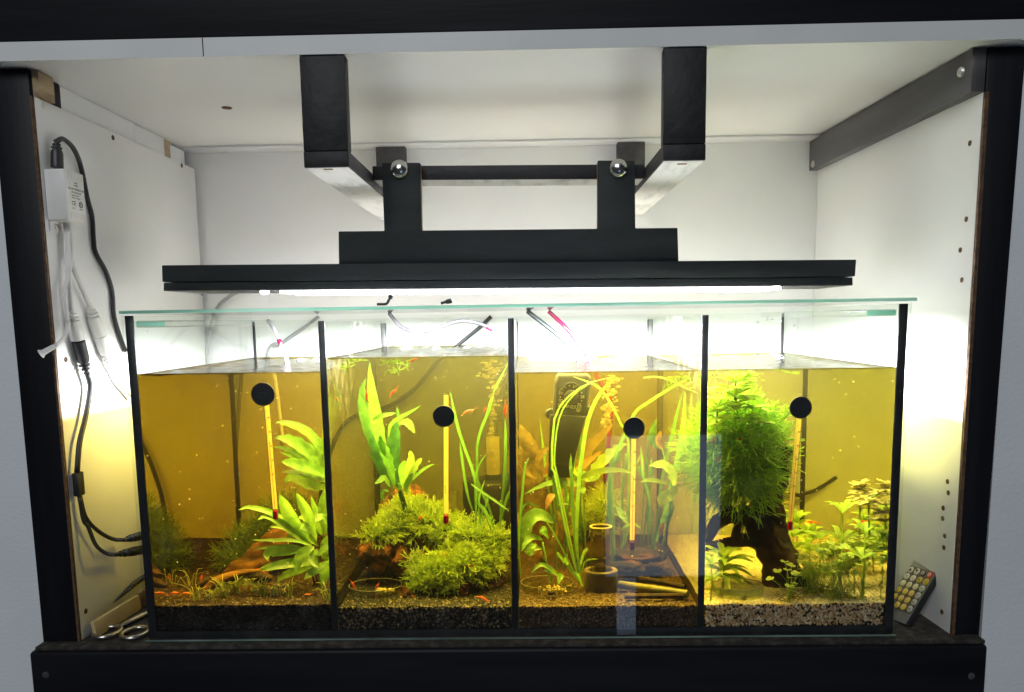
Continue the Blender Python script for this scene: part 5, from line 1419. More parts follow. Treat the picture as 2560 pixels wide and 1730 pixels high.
# rosettes of pointed leaves
def rosette(label, k, x, y, Y, L, w, n, mat, seed, layers=3, basepx=None, zrise=0.4):
    rr = random.Random(seed)
    Y = fit(*Z(k, x, y), Y, 3, 0.02)
    c_ = uw(*Z(k, x, y), Y)
    g0 = np.array([c_[0], Y, ZS[3]])
    t_ = plant('stem_plant', label, g0)
    MB().tube([g0, (g0 + c_) / 2 + np.array([0.001, 0, 0]), c_], [0.0008, 0.0007, 0.0006], 6).build('stem', M_yel, t_, smooth=True)
    s = ZK * pxm(Y)
    for ly in range(layers):
        h = c_ + (g0 - c_) * (ly / layers) * 0.8
        for j_ in range(n):
            a = 2 * math.pi * (j_ + 0.5 * ly + rr.random() * 0.4) / n
            l = L * s * rr.uniform(0.75, 1.15) * (0.72 + 0.28 * min(1, ly + 0.35))
            rise = zrise * (1.0 - 0.42 * ly) + rr.uniform(-0.1, 0.15)
            d = np.array([math.cos(a), math.sin(a) * 0.85, rise])
            d /= np.linalg.norm(d)
            l = inside(h, d, l, 3)
            p = [h, h + d * l * 0.5 + np.array([0, 0, l * 0.10]), h + d * l + np.array([0, 0, -l * 0.12])]
            leaf_shape(MB(), p, w * s, 'lance', (0.0, -0.25, 1.0) if abs(rise) < 0.9 else (0, -1, 0.2), 0.14, 0.04, 3, 8, 0, rr.uniform(0, 6)).build('leaf', mat, t_, smooth=True)
    return t_
rosette('leafy green stem plant in the lower left corner under the driftwood arch', 8, 230, 840, .058, 290, 56, 9, M_yel, 81, 4, zrise=0.5)
rosette('second leafy stem plant tucked against the third divider', 8, 130, 900, .05, 190, 48, 8, M_yel, 82, 2, zrise=0.6)
rosette('tall leafy stem plant behind the clover left of the right wall', 8, 1250, 455, .215, 260, 52, 7, M_yel, 83, 2, zrise=0.75)
rosette('leafy stem plant at the right with pale spreading leaves', 8, 1440, 620, .17, 240, 50, 7, M_yel, 84, 2, zrise=0.6)
rosette('leafy stem plant right behind the red tip of the rightmost thermometer', 8, 860, 520, .19, 190, 44, 8, M_yel, 85, 4, zrise=0.8)
rosette('bushy leafy plant just right of the driftwood stump', 8, 830, 660, .135, 180, 46, 7, M_yel, 86, 2, zrise=0.7)
rosette('bushy leafy plant between the two four lobed thickets', 8, 1060, 680, .13, 190, 46, 7, M_yel, 87, 2, zrise=0.6)
rosette('leafy plant with two raised pale leaves beside the blurred shrimp', 8, 970, 640, .155, 170, 50, 8, M_yel, 88, 3, zrise=0.9)
rosette('small leafy plant in the right rear corner by the wall', 8, 1600, 660, .19, 170, 42, 7, M_yel, 89, 2, zrise=0.5)
# four lobed clover plants: build one leaf, share its mesh
def lobed():
    mb = MB()
    for q in range(4):
        a0 = q * math.pi / 2
        v = [(0, 0, 0)]
        for j_ in range(7):
            a = a0 + (j_ - 3) / 3 * 0.68
            r_2 = 1.0 - 0.18 * abs(j_ - 3) / 3 - (0.12 if j_ == 3 else 0)
            v.append((math.cos(a) * r_2, math.sin(a) * r_2, 0.10 * math.cos((j_ - 3) * 0.9)))
        mb.add(v, [(0, i + 1, i + 2) for i in range(6)])
    return mb
clover_o = lobed().build('leaf', pbr('clover_leaf', (0.40, 0.52, 0.09), (0.55, 0.64, 0.15), 90, trans=0.45, rough=0.5), None, smooth=True)
clover_me = clover_o.data
bpy.data.objects.remove(clover_o)
def clover(label, heads, base, scale=1.0):
    k, bx, by = base
    b_ = ground(*Z(k, bx, by), 3)
    t_ = plant('clover_plant', label, b_, 'plant', 'four lobed clover plants on the sand')
    rr = random.Random(int(bx * 7 + by))
    for x, y, dY in heads:
        p = uw(*Z(k, x, y), fit(*Z(k, x, y), b_[1] + dY, 3, 0.006))
        sx_, sy_ = (rr.gauss(0, 0.009), rr.gauss(0, 0.005)) if len(heads) > 14 else (rr.gauss(0, 0.0015), rr.gauss(0, 0.0015))
        sx_ = min(max(sx_, XC[3][0] + 0.004 - b_[0]), XC[3][1] - 0.004 - b_[0])
        sy_ = max(sy_, 0.0125 - b_[1])
        mid = (p + b_ + np.array([sx_, sy_, 0])) / 2 + np.array([rr.gauss(0, 0.003), rr.gauss(0, 0.002), 0.004])
        MB().tube(smoothpath([b_ + np.array([sx_, sy_, -0.001]), mid, p], 4), 0.00028, 4, cap=False).build('stem', M_yel, t_, smooth=True)
        o_ = bpy.data.objects.new('leaf', clover_me)
        COL.objects.link(o_)
        o_.parent = t_
        s = 0.0044 * scale * rr.uniform(0.75, 1.25)
        o_.scale = (s, s, s)
        o_.rotation_euler = (rr.gauss(0.16, 0.14), rr.gauss(0, 0.14), rr.uniform(0, 3))
        o_.location = Vector(p - b_)
    return t_
clover('small clover plant in front with few round lobed leaf heads', [(630, 1010, 0.0), (695, 945, .01), (755, 865, .012), (810, 895, .006), (780, 935, .01), (850, 965, -.002), (820, 1005, -.004), (870, 985, 0), (840, 1050, -.004), (800, 1075, -.002), (860, 1090, 0), (830, 1120, -.003)], (8, 800, 1215))
rr = random.Random(99)
clover('clover thicket of many leaf heads behind the small front one', [(rr.uniform(870, 1130), rr.uniform(800, 1000), rr.uniform(-.01, .02)) for _ in range(40)] + [(1180, 880, 0), (930, 890, 0)], (8, 990, 1140))
clover('tallest clover plant standing over the brown root patch', [(rr.uniform(1050, 1330), rr.uniform(700, 960), rr.uniform(-.01, .02)) for _ in range(40)] + [(1150, 705, .01), (1130, 1100, 0), (1230, 1090, 0), (1270, 1140, 0), (1300, 1050, 0)], (8, 1240, 1185))
clover('clover plant at the right with forked bare runner', [(1400, 750, .01), (1465, 775, .012), (1390, 890, 0), (1360, 915, 0), (1350, 960, 0), (1470, 1075, 0), (1330, 690, .02), (1440, 690, .02)], (8, 1420, 1160))
clover('clover plant by the right wall with flat floating heads', [(rr.uniform(1420, 1660), rr.uniform(680, 900), rr.uniform(-.004, .01)) for _ in range(26)], (8, 1480, 930))
clover('clover plant far right behind the leafy stems', [(rr.uniform(1140, 1640), rr.uniform(640, 740), rr.uniform(-.01, .01)) for _ in range(26)], (8, 1330, 820))
clover('low clover plant at the foot of the driftwood', [(rr.uniform(890, 1060), rr.uniform(880, 1010), rr.uniform(-.006, .01)) for _ in range(18)], (8, 960, 1080))
for lb, k, x, y, n, sd in (('brown root tangle under the tallest clover plant', 8, 1240, 1165, 60, 3), ('brown root tangle left of the tallest clover plant', 8, 990, 1130, 50, 4), ('root tangle under the small front clover plant', 8, 800, 1195, 34, 5)):
    rg = random.Random(sd)
    b_ = ground(*Z(k, x, y), 3)
    mb = strands(MB(), [(b_ + np.array([rg.gauss(0, 0.006), rg.gauss(0, 0.004), 0.0005]), (rg.gauss(0, 0.8), rg.gauss(0, 0.4), 0.5)) for _ in range(n)], 0.016, 0.0003, rg, 1.0, 4, 0)
    tag(mb.build('root_tangle', M_bronze, None), lb, kind='stuff')

# ------------------------------------------------------------------ thermometers
def thermometer(label, cup, top, bot, rc, mark, red=M_red, plain=False):
    Yc_ = 0.0135
    pc_ = uw(*cup, 0.011)
    a, b2 = uw(*top, Yc_), uw(*bot, Yc_)
    t_ = thing('thermometer', label, 'thermometer', b2, 'glass thermometers on the front pane')
    rr_ = rc * pxm(0.011)
    MB().lathe([(rr_ * 0.99, -0.0042), (rr_, -0.0036), (rr_ * 0.93, -0.002), (rr_ * 0.6, 0.001), (rr_ * 0.42, 0.0025), (rr_ * 0.4, 0.0055), (0, 0.0058)][:], (pc_[0], 0.011, pc_[2]), 'Y', 40).build('suction_cup', M_rubber, t_, smooth='auto')
    MB().lathe([(rr_ * 0.2, -0.0047), (rr_ * 0.17, -0.0052), (0, -0.0052)], (pc_[0], 0.0112, pc_[2]), 'Y', 20).build('cup_nub', M_rubber, t_, smooth='auto')
    d = b2 - a
    L_ = np.linalg.norm(d)
    d /= L_
    R_ = 0.00285
    pts = [a, a + d * 0.0012, a + d * 0.003, b2 - d * 0.004, b2 - d * 0.0012, b2]
    MB().tube(pts, [R_ * 0.25, R_ * 0.8, R_, R_, R_ * 0.8, R_ * 0.3], 18).build('glass_tube', M_clear, t_, smooth='auto')
    sd = np.cross(d, np.array([0, 1.0, 0]))
    sd /= np.linalg.norm(sd)
    q = np.array([0, 0.0005, 0])
    c0, c1 = a + d * 0.003, b2 - d * 0.0105
    w_ = R_ * 0.74
    MB().add([c0 - sd * w_ + q, c0 + sd * w_ + q, c1 + sd * w_ + q, c1 - sd * w_ + q] + [p + np.array([0, 0.0004, 0]) for p in (c0 - sd * w_ + q, c0 + sd * w_ + q, c1 + sd * w_ + q, c1 - sd * w_ + q)],
             [(0, 1, 2, 3), (4, 7, 6, 5), (0, 4, 5, 1), (1, 5, 6, 2), (2, 6, 7, 3), (3, 7, 4, 0)]).build('scale_card', M_card, t_)
    MB().tube([b2 - d * 0.0098, b2 - d * 0.009, b2 - d * 0.0016, b2 - d * 0.001], [0.0009, R_ * 0.82, R_ * 0.82, 0.001], 14).build('bulb', red, t_, smooth='auto')
    f_ = np.array([0, -0.0003, 0])
    MB().tube([b2 - d * 0.0100 + f_, b2 - d * (0.0100 + (L_ - 0.02) * 0.62) + f_], 0.00022, 6).build('capillary', red if not plain else M_card, t_)
    # ticks and numbers of the scale
    tk = MB()
    lo = (L_ - 0.018)
    s0, s1 = (0.10, 0.74) if not plain else (0.0, 0.0)
    n = 46
    if not plain:
        for i in range(n + 1):
            s = s0 + (s1 - s0) * i / n
            p = a + d * (0.003 + lo * s) + f_ * 0.7
            ln = w_ * (0.9 if i % 5 == 0 else 0.5)
            st = p - sd * w_ * 0.98 * mark
            e = st + sd * ln * mark
            h = d * 0.00017
            tk.add([st - h, e - h, e + h, st + h], [(0, 1, 2, 3)])
        tk.build('scale_marks', M_ink, t_)
        ang = math.atan2(d[0], -d[2])
        for i, num in enumerate(('50', '40', '30', '20', '10', '0')):
            s = s0 + (s1 - s0) * (i * 9 / n)
            p = a + d * (0.003 + lo * s) + f_ + sd * w_ * 0.42 * mark
            text(num, 0.0026, Matrix.Translation(Vector(p)) @ Matrix.Rotation(-ang, 4, 'Y') @ Mx, M_ink, t_, 'scale_number', 0.00005)
    else:
        for s in (0.80, 0.825, 0.85):
            p = a + d * (0.003 + lo * s) + f_ - sd * 0.0006
            blob(tk, p, (0.0007, 0.0002, 0.0008), random.Random(2), 0.2, 1)
        tk.build('scale_marks', M_ink, t_)
    return t_
thermometer('thermometer with its black suction cup at the very top in amber water', (660, 985), (663, 972), (690, 1301), 30, 1)
thermometer('thermometer with plain back, its glass tip rising above the suction cup', (1110, 1040), (1115, 980), (1115, 1312), 27.5, 1, plain=True)
thermometer('thermometer with dark bulb hanging lowest in the golden water', (1584, 1069), (1585, 1060), (1580, 1378), 27.5, 1, M_redb)
thermometer('slanted thermometer in front of the driftwood stump', (1999, 1018), (2001, 1010), (1974, 1328), 28, 1)

# ------------------------------------------------------------------ floating bits at the surface
def floaters(label, pts, i, seed, mat, n=10):
    rg = random.Random(seed)
    mb = MB()
    for k, x, y, Y in pts:
        p = uw(*Z(k, x, y), Y)
        p[2] = min(p[2], WL[i] - 0.0008)
        strands(mb, [(p + np.array([rg.gauss(0, 0.003), rg.gauss(0, 0.002), 0]), (rg.gauss(0, 1), rg.gauss(0, 0.4), rg.uniform(-0.7, 0.1))) for _ in range(n)], 0.010, 0.00038, rg, 1.0, 4, 1, up=(0, 0, 0))
    for q in range(len(mb.v)):
        if mb.v[q][2] > WL[i] - 0.0003: mb.v[q] = (mb.v[q][0], mb.v[q][1], WL[i] - 0.0003)
    return tag(mb.build('floating_moss', mat, None), label, 'moss', 'floating moss scraps')
floaters('floating moss scraps left of the tall leaf tip in olive water', [(3, 270, 570, .05), (3, 310, 600, .04), (3, 400, 545, .03)], 1, 1, M_yel, 4)
floaters('floating moss scraps over the swimming red shrimp', [(3, 650, 560, .03), (3, 740, 565, .03), (3, 820, 560, .04), (3, 680, 630, .05), (3, 760, 630, .05)], 1, 2, M_yel, 5)
floaters('floating moss scraps in the top right of the golden water', [(5, 1480, 690, .03), (5, 1560, 680, .03), (5, 1640, 670, .03), (5, 1420, 690, .04)], 2, 3, M_yel, 6)
floaters('floating moss scraps above the feathery plant', [(7, 160, 660, .03), (7, 330, 660, .03), (7, 420, 655, .03), (7, 520, 660, .03), (7, 800, 655, .03)], 3, 4, M_yel, 5)
# particles drifting in the water
def motes(i, n, seed, label):
    rg = random.Random(seed)
    mb = MB()
    for _ in range(n):
        s = rg.uniform(0.0003, 0.0008)
        blob(mb, (rg.uniform(XC[i][0] + 0.004, XC[i][1] - 0.004), rg.uniform(0.012, 0.2), rg.uniform(0.06, WL[i] - 0.006)), (s, s, s * rg.uniform(0.6, 1.4)), rg, 0.2, 1)
    tag(mb.build('drifting_specks', M_speck, None), label, kind='stuff')
for i, lb in enumerate(('pale specks drifting in the amber water', 'pale specks drifting in the olive water', 'pale specks drifting in the golden water', 'pale specks drifting in the yellow green water')):
    motes(i, (110, 110, 80, 80)[i], 200 + i, lb)
# ------------------------------------------------------------------ controller, cables and tools on the left
M_wplast = pbr('white_plastic', (0.74, 0.72, 0.69), (0.78, 0.76, 0.73), 60, rough=0.4, spec=0.4)
M_wcable = pbr('white_cable', (0.66, 0.64, 0.62), (0.72, 0.70, 0.68), 90, rough=0.45)
M_bcable = pbr('black_cable', (0.010, 0.010, 0.012), (0.016, 0.016, 0.018), 90, rough=0.45, spec=0.5)
M_paper = pbr('label_paper', (0.80, 0.79, 0.78), (0.83, 0.82, 0.81), 80, rough=0.6)
def zz(x0, y0, s): return lambda x, y: (x0 + x * s, y0 + y * s)
za, zb_, zc2 = zz(0, 300, 0.35653), zz(0, 800, 0.35653), zz(0, 1280, 0.28649)
zl = zz(90, 400, 0.12729)
XP = XL + 0.0002
f0 = atX(*zl(175, 700), XP)
Y0 = f0[1]
zt_, zb2 = at(*zl(380, 165), Y0)[2], at(*zl(450, 1185), Y0)[2]
X1 = at(*zl(600, 700), Y0)[0]
Y1 = atX(*zl(965, 700), X1)[1]
t = thing('led_controller', 'white plastic box with printed label screwed to the left cabinet wall', 'controller', (XP, Y0, zb2))
bx_ = MB().box(XP + 0.0003, X1, Y0, Y1, zb2, zt_).build('case', M_wplast, t, bevel=0.0016, seg=3)
MB().box(XP + 0.0003, XP + 0.0030, Y0 + 0.002, Y0 + 0.0125, zb2 - 0.009, zb2 + 0.002).build('mounting_ear', M_wplast, t, bevel=0.0012)
MB().lathe([(0.0026, -0.0004), (0.0026, 0.0012), (0.0012, 0.0016), (0.0011, 0.0008), (0, 0.0008)], (XP + 0.003, Y0 + 0.0075, zb2 - 0.0045), 'X', 16).build('screw', M_screw, t, smooth='auto')
yl0, yl1 = Y0 + (Y1 - Y0) * 0.07, Y0 + (Y1 - Y0) * 0.93
zl0, zl1 = zb2 + (zt_ - zb2) * 0.19, zb2 + (zt_ - zb2) * 0.83
MB().box(X1 - 0.0001, X1 + 0.0003, yl0, yl1, zl0, zl1).build('label', M_paper, bx_)
def ylab(fy, fz): return (X1 + 0.00045, yl0 + (yl1 - yl0) * fy, zl1 + (zl0 - zl1) * fz)
Ml = Matrix.Rotation(math.radians(90), 4, 'Z') @ Mx
LH = zl1 - zl0
for tx, fy, fz, s in (('POWER', 0.5, 0.10, 0.052), ('⊝-●-⊕', 0.5, 0.18, 0.06), ('COLOR TEMPERATURE', 0.5, 0.30, 0.085), ('LED CONTROLLER', 0.5, 0.40, 0.062), ('Input: DC 12-24V', 0.42, 0.49, 0.056), ('Output: 2 x 6A max', 0.46, 0.565, 0.056), ('CE', 0.30, 0.74, 0.19), ('IR IN', 0.27, 0.89, 0.05), ('OUTPUT', 0.72, 0.89, 0.05)):
    text(tx, s * LH, Matrix.Translation(ylab(fy, fz)) @ Ml, M_ink, bx_, 'lettering', 0.00006)
p_ = ylab(0.72, 0.74)
MB().tube([(p_[0], p_[1] + 0.085 * LH * math.cos(a), p_[2] + 0.085 * LH * math.sin(a)) for a in np.linspace(0, 6.283, 25)], 0.00035, 5).build('mark_ring', M_ink, bx_)
text('R', 0.12 * LH, Matrix.Translation(p_) @ Ml, M_ink, bx_, 'lettering', 0.0001)
for i in range(5):                                          # vent slots top and bottom
    fy = 0.16 + 0.17 * i
    y_ = Y0 + (Y1 - Y0) * fy
    for z0_, z1_ in ((zt_ - 0.0075, zt_ - 0.001), (zb2 + 0.0015, zb2 + 0.0075)):
        MB().box(X1 - 0.0004, X1 + 0.0002, y_, y_ + 0.0011, z0_, z1_).build('vent_slot', M_wcable, bx_)

def cable(name, label, pts, r, mat, X=XL + 0.003, cat='cable', n=8, sub=4):
    P = smoothpath([atX(*p, X) if not isinstance(X, (list, tuple)) else atX(*p, X[min(i, len(X) - 1)]) for i, p in enumerate(pts)], sub)
    return P
def plug(mb, P, r, n=14, ribs=3):
    """moulded plug along two points: barrel, then ribbed strain relief"""
    a, b2 = np.array(P[0], float), np.array(P[1], float)
    d = b2 - a
    pts, rad = [a, a + d * 0.02, a + d * 0.5, a + d * 0.62], [r * 0.85, r, r, r * 0.85]
    for i in range(ribs):
        s = 0.64 + 0.34 * i / ribs
        pts += [a + d * s, a + d * (s + 0.04), a + d * (s + 0.045), a + d * (s + 0.09)]
        q = r * (0.85 - 0.18 * i)
        rad += [q * 0.6, q * 0.6, q, q]
    pts.append(b2)
    rad.append(r * 0.35)
    return mb.tube(pts, rad, n)
# black power lead
t = thing('power_lead', 'black power lead looping from the controller top down behind the tank', 'cable', atX(*za(400, 335), XL + 0.006))
xr_ = [XL + 0.007] + [XL + 0.006] * 3 + [XL + 0.003] * 12
P = cable('', '', [za(*q) for q in ((400, 150), (440, 133), (500, 180), (545, 260), (577, 370), (610, 540), (645, 680), (655, 830), (670, 930), (740, 1060), (785, 1200), (800, 1380), (850, 1545), (880, 1620))], 0, None, xr_)
MB().tube(P, 0.0023, 8).build('lead', M_bcable, t, smooth=True)
plug(MB(), [atX(*za(402, 338), XL + 0.0075), atX(*za(396, 138), XL + 0.0075)], 0.0052).build('plug', M_bcable, t, smooth='auto')
# white leads under the controller
t = thing('output_lead', 'white lead with barrel plug hanging straight down under the controller', 'cable', atX(*za(460, 718), XL + 0.008))
MB().tube(cable('', '', [za(*q) for q in ((462, 716), (475, 900), (482, 1100), (497, 1345))], 0, None, XL + 0.007), 0.0024, 8).build('lead', M_wcable, t, smooth=True)
plug(MB(), [atX(*zb_(545, 142), XL + 0.007), atX(*za(497, 1325), XL + 0.007)], 0.0062).build('plug', M_wplast, t, smooth='auto')
t = thing('receiver_lead', 'white lead ending in a small receiver that sticks out over the left post', 'cable', atX(*za(485, 720), XL + 0.008))
MB().tube(cable('', '', [za(483, 730), za(500, 900), za(490, 1050), za(457, 1200), za(472, 1400), zb_(478, 10), zb_(455, 115), zb_(385, 183)], 0, None, [XL + 0.008] * 5 + [XL + 0.008, XL + 0.008, XL + 0.008]), 0.0017, 8).build('lead', M_wcable, t, smooth=True)
q0, q1 = atX(*zb_(385, 183), XL + 0.008), at(*zb_(285, 238), atX(*zb_(385, 183), XL + 0.008)[1] - 0.004)
MB().tube([q0, q0 + (q1 - q0) * 0.1, q0 + (q1 - q0) * 0.8, q1], [0.0016, 0.0022, 0.0026, 0.0042], 10).build('receiver', M_wplast, t, smooth='auto')
MB().tube([atX(*za(479, 718), XL + 0.0085), atX(*za(483, 785), XL + 0.0085)], 0.0036, 10).build('plug', M_wplast, t, smooth='auto')
t = thing('output_lead', 'white lead slanting right into a long white plug coupling', 'cable', atX(*za(500, 930), XL + 0.007))
MB().tube(cable('', '', [za(478, 740), za(500, 980), za(560, 1150), za(630, 1310)], 0, None, XL + 0.006), 0.0022, 8).build('lead', M_wcable, t, smooth=True)
a_, m_, e_ = atX(*za(628, 1300), XL + 0.006), atX(*zb_(700, 110), XL + 0.006), atX(*zb_(770, 315), XL + 0.006)
plug(MB(), [m_, a_], 0.0062).build('plug', M_wplast, t, smooth='auto')
plug(MB(), [m_ + (e_ - m_) * 0.005, e_], 0.0060).build('socket', M_wplast, t, smooth='auto')
MB().tube(cable('', '', [zb_(768, 312), zb_(790, 345), zb_(830, 425), zb_(885, 492), zb_(930, 540)], 0, None, XL + 0.006), 0.0020, 8).build('lead_end', M_wcable, t, smooth=True)
# black splitter
t = thing('splitter_cable', 'black splitter cable dividing into two plugs low on the left wall', 'cable', atX(*zb_(550, 1230), XL + 0.006))
plug(MB(), [atX(*zb_(548, 146), XL + 0.007), atX(*zb_(612, 385), XL + 0.007)], 0.0058).build('socket', M_bcable, t, smooth='auto')
MB().tube(cable('', '', [zb_(*q) for q in ((612, 380), (632, 480), (600, 680), (558, 860), (540, 1070))], 0, None, XL + 0.007), 0.0024, 8).build('lead', M_bcable, t, smooth=True)
ja, jb = atX(*zb_(547, 1065), XL + 0.006), atX(*zb_(556, 1232), XL + 0.006)
MB().box(ja[0] - 0.003, ja[0] + 0.003, (ja[1] + jb[1]) / 2 - 0.0052, (ja[1] + jb[1]) / 2 + 0.0052, jb[2], ja[2]).build('junction', M_bcable, t, bevel=0.0014)
xs_ = [XL + 0.006, XL + 0.008, XL + 0.013, XL + 0.02, XL + 0.03]
MB().tube(cable('', '', [zb_(562, 1235), zb_(600, 1380), zc2(850, 160), zc2(980, 235), zc2(1085, 243)], 0, None, xs_), 0.0019, 8).build('lead', M_bcable, t, smooth=True)
MB().tube(cable('', '', [zb_(556, 1235), zb_(585, 1400), zc2(770, 130), zc2(835, 285), zc2(930, 362), zc2(1012, 372)], 0, None, [XL + 0.006, XL + 0.007, XL + 0.010, XL + 0.015, XL + 0.022, XL + 0.03]), 0.0019, 8).build('lead', M_bcable, t, smooth=True)
plug(MB(), [atX(*zc2(1290, 190), XL + 0.034), atX(*zc2(1080, 245), XL + 0.030)], 0.0045).build('plug', M_bcable, t, smooth='auto')
plug(MB(), [atX(*zc2(1290, 320), XL + 0.034), atX(*zc2(1005, 373), XL + 0.030)], 0.0046).build('plug', M_bcable, t, smooth='auto')
# scissors on the shelf
M_steel = pbr('brushed_steel', (0.42, 0.40, 0.37), (0.55, 0.52, 0.48), 200, rough=0.28, metal=1.0)
t = thing('scissors', 'steel scissors lying on the shelf left of the tank', 'scissors', atZ(*zc2(1050, 1060), 0))
for nm, cx, cy_, px2 in (('handle', 938, 1048, (1200, 850)), ('handle', 1180, 1055, (1300, 900))):
    c_ = atZ(*zc2(cx, cy_), 0.003)
    rr_ = 0.0115
    MB().tube([(c_[0] + rr_ * math.cos(a), c_[1] + rr_ * 1.15 * math.sin(a), 0.0032) for a in np.linspace(0, 6.2832, 29)], 0.0023, 8, cap=False).build(nm, M_steel, t, smooth=True)
    e_ = np.array([c_[0] + 0.03, c_[1] + 0.10, 0.0032])
    d_ = e_ - np.array([c_[0], c_[1], 0.0032])
    d_ /= np.linalg.norm(d_)
    s_ = np.array([c_[0], c_[1], 0.0032]) + d_ * rr_ * 1.12
    MB().tube([s_, s_ + d_ * 0.03, e_], [0.0030, 0.0038, 0.0032], 8, flat=0.55).build('shank', M_steel, t, smooth=True)
e1 = atZ(*zc2(938, 1048), 0.003)
MB().add([(e1[0] + 0.028, e1[1] + 0.10, 0.001), (e1[0] + 0.036, e1[1] + 0.10, 0.001), (e1[0] + 0.052, e1[1] + 0.19, 0.001), (e1[0] + 0.028, e1[1] + 0.10, 0.004), (e1[0] + 0.036, e1[1] + 0.10, 0.004), (e1[0] + 0.052, e1[1] + 0.19, 0.004)],
         [(0, 2, 1), (3, 4, 5), (0, 1, 4, 3), (1, 2, 5, 4), (2, 0, 3, 5)]).build('blade', M_steel, t)
# strip leaning in the corner
M_lath = pbr('pale_lath', (0.40, 0.30, 0.14), (0.52, 0.40, 0.2), 60, rough=0.7, bump=0.2, stretch=(1, 0.1, 1))
t = thing('lath', 'pale wooden lath with dark rear half lying along the left wall behind the scissors', 'lath', (XL + 0.02, 0.05, 0))
A = [atZ(*zc2(722, 1105), 0.0005), atZ(*zc2(800, 1085), 0.0005)]
def strip(nm, y0_, y1_, m, h=0.016):
    v = []
    for y_ in (y0_, y1_):
        x_ = XL + 0.009 + (y_ - 0.02) * 0.09
        for dx, z_ in ((0.0, 0.0004), (0.004, 0.0004), (0.002, h), (-0.002, h)):
            v.append((x_ + dx, y_, z_))
    return MB().add(v, [(0, 1, 2, 3), (4, 7, 6, 5), (0, 4, 5, 1), (1, 5, 6, 2), (2, 6, 7, 3), (3, 7, 4, 0)]).build(nm, m, t, bevel=0.0006)
strip('pale_half', A[0][1] + 0.002, A[0][1] + 0.075, M_lath)
strip('dark_half', A[0][1] + 0.0752, A[0][1] + 0.26, M_brown)
o = MB().tube([(XL + 0.0035, A[0][1] + 0.05, 0.017), (XL + 0.004, A[0][1] + 0.09, 0.022), (XL + 0.004, A[0][1] + 0.19, 0.026), (XL + 0.0045, A[0][1] + 0.25, 0.028)], [0.0005, 0.0028, 0.0028, 0.002], 8).build('tweezers', M_bcable, None, smooth=True)
tag(o, 'dark pointed tweezers resting on the lath by the left wall', 'tweezers')

# ------------------------------------------------------------------ remote control on the right
zr = zz(2220, 1360, 0.16544)
BR = atZ(*zr(262, 1372), 0.004)
BR = at(*zr(262, 1366), 0.020)
BR[2] = max(BR[2], 0.002)
TR = at(*zr(815, 312), 0.034)
ax = TR - BR
LL = np.linalg.norm(ax)
ax /= LL
best = None
for Yq in np.linspace(0.0365, 0.10, 221):
    q = at(*zr(462, 118), Yq)
    e = abs(np.linalg.norm(q - TR) - 0.040) + abs(np.dot(q - TR, ax)) * 0.6
    if best is None or e < best[0]: best = (e, q)
bxv = best[1] - TR
bxv -= ax * np.dot(bxv, ax)
WW = np.linalg.norm(bxv)
bxv /= WW
nv = np.cross(ax, bxv)
if nv[1] > 0: nv = -nv
M_rem = pbr('grey_remote_face', (0.17, 0.165, 0.15), (0.20, 0.195, 0.18), 90, rough=0.5)
M_remb = pbr('black_remote_shell', (0.010, 0.010, 0.011), (0.015, 0.015, 0.016), 90, rough=0.4)
M_remp = pbr('brown_keypad', (0.085, 0.075, 0.05), (0.10, 0.09, 0.065), 90, rough=0.5)
t = thing('remote_control', 'grey remote with round white and yellow keys leaning between tank and right wall', 'remote', BR)
def rp_(u, v_, h): return BR + bxv * u * WW + ax * v_ * LL + nv * h          # u 0 right to 1 left, v 0 bottom to 1 top
def quadbox(nm, u0, u1, v0, v1, h0, h1, m, par, bev=0.0):
    v = [rp_(u, v_, h) for h in (h0, h1) for u, v_ in ((u0, v0), (u1, v0), (u1, v1), (u0, v1))]
    return MB().add(v, [(0, 1, 2, 3), (4, 7, 6, 5), (0, 4, 5, 1), (1, 5, 6, 2), (2, 6, 7, 3), (3, 7, 4, 0)]).build(nm, m, par, bevel=bev)
sh = quadbox('shell', 0, 1, 0, 1, -0.0065, 0, M_remb, t, 0.0012)
quadbox('face', 0.02, 0.98, 0.012, 0.988, 0.0001, 0.0005, M_rem, sh, 0.0001)
quadbox('keypad', 0.04, 0.96, 0.17, 0.86, 0.00055, 0.0008, M_remp, sh)
kc = {'w': pbr('white_key', (0.62, 0.58, 0.44), rough=0.45), 'p': pbr('cream_key', (0.66, 0.58, 0.30), rough=0.45), 'y': pbr('yellow_key', (0.66, 0.46, 0.08), rough=0.45), 'g': pbr('grey_key', (0.46, 0.44, 0.36), rough=0.45),
      'k': pbr('dark_key', (0.06, 0.055, 0.04), rough=0.45), 'r': pbr('red_key', (0.55, 0.02, 0.01), rough=0.45), 'm': pbr('mustard_key', (0.5, 0.36, 0.03), rough=0.45)}
rows = ('wwkr', 'wwmm', 'pppg', 'yyyg', 'yyyg', 'yyyg')
marks = (('▲', '▼', '', ''), ('+', '-', '+', '-'), ('', '', '', ''), ('', '', '', ''), ('', '', '', ''), ('', '', '', ''))
Rm = Matrix(((-bxv[0], ax[0], nv[0], 0), (-bxv[1], ax[1], nv[1], 0), (-bxv[2], ax[2], nv[2], 0), (0, 0, 0, 1)))
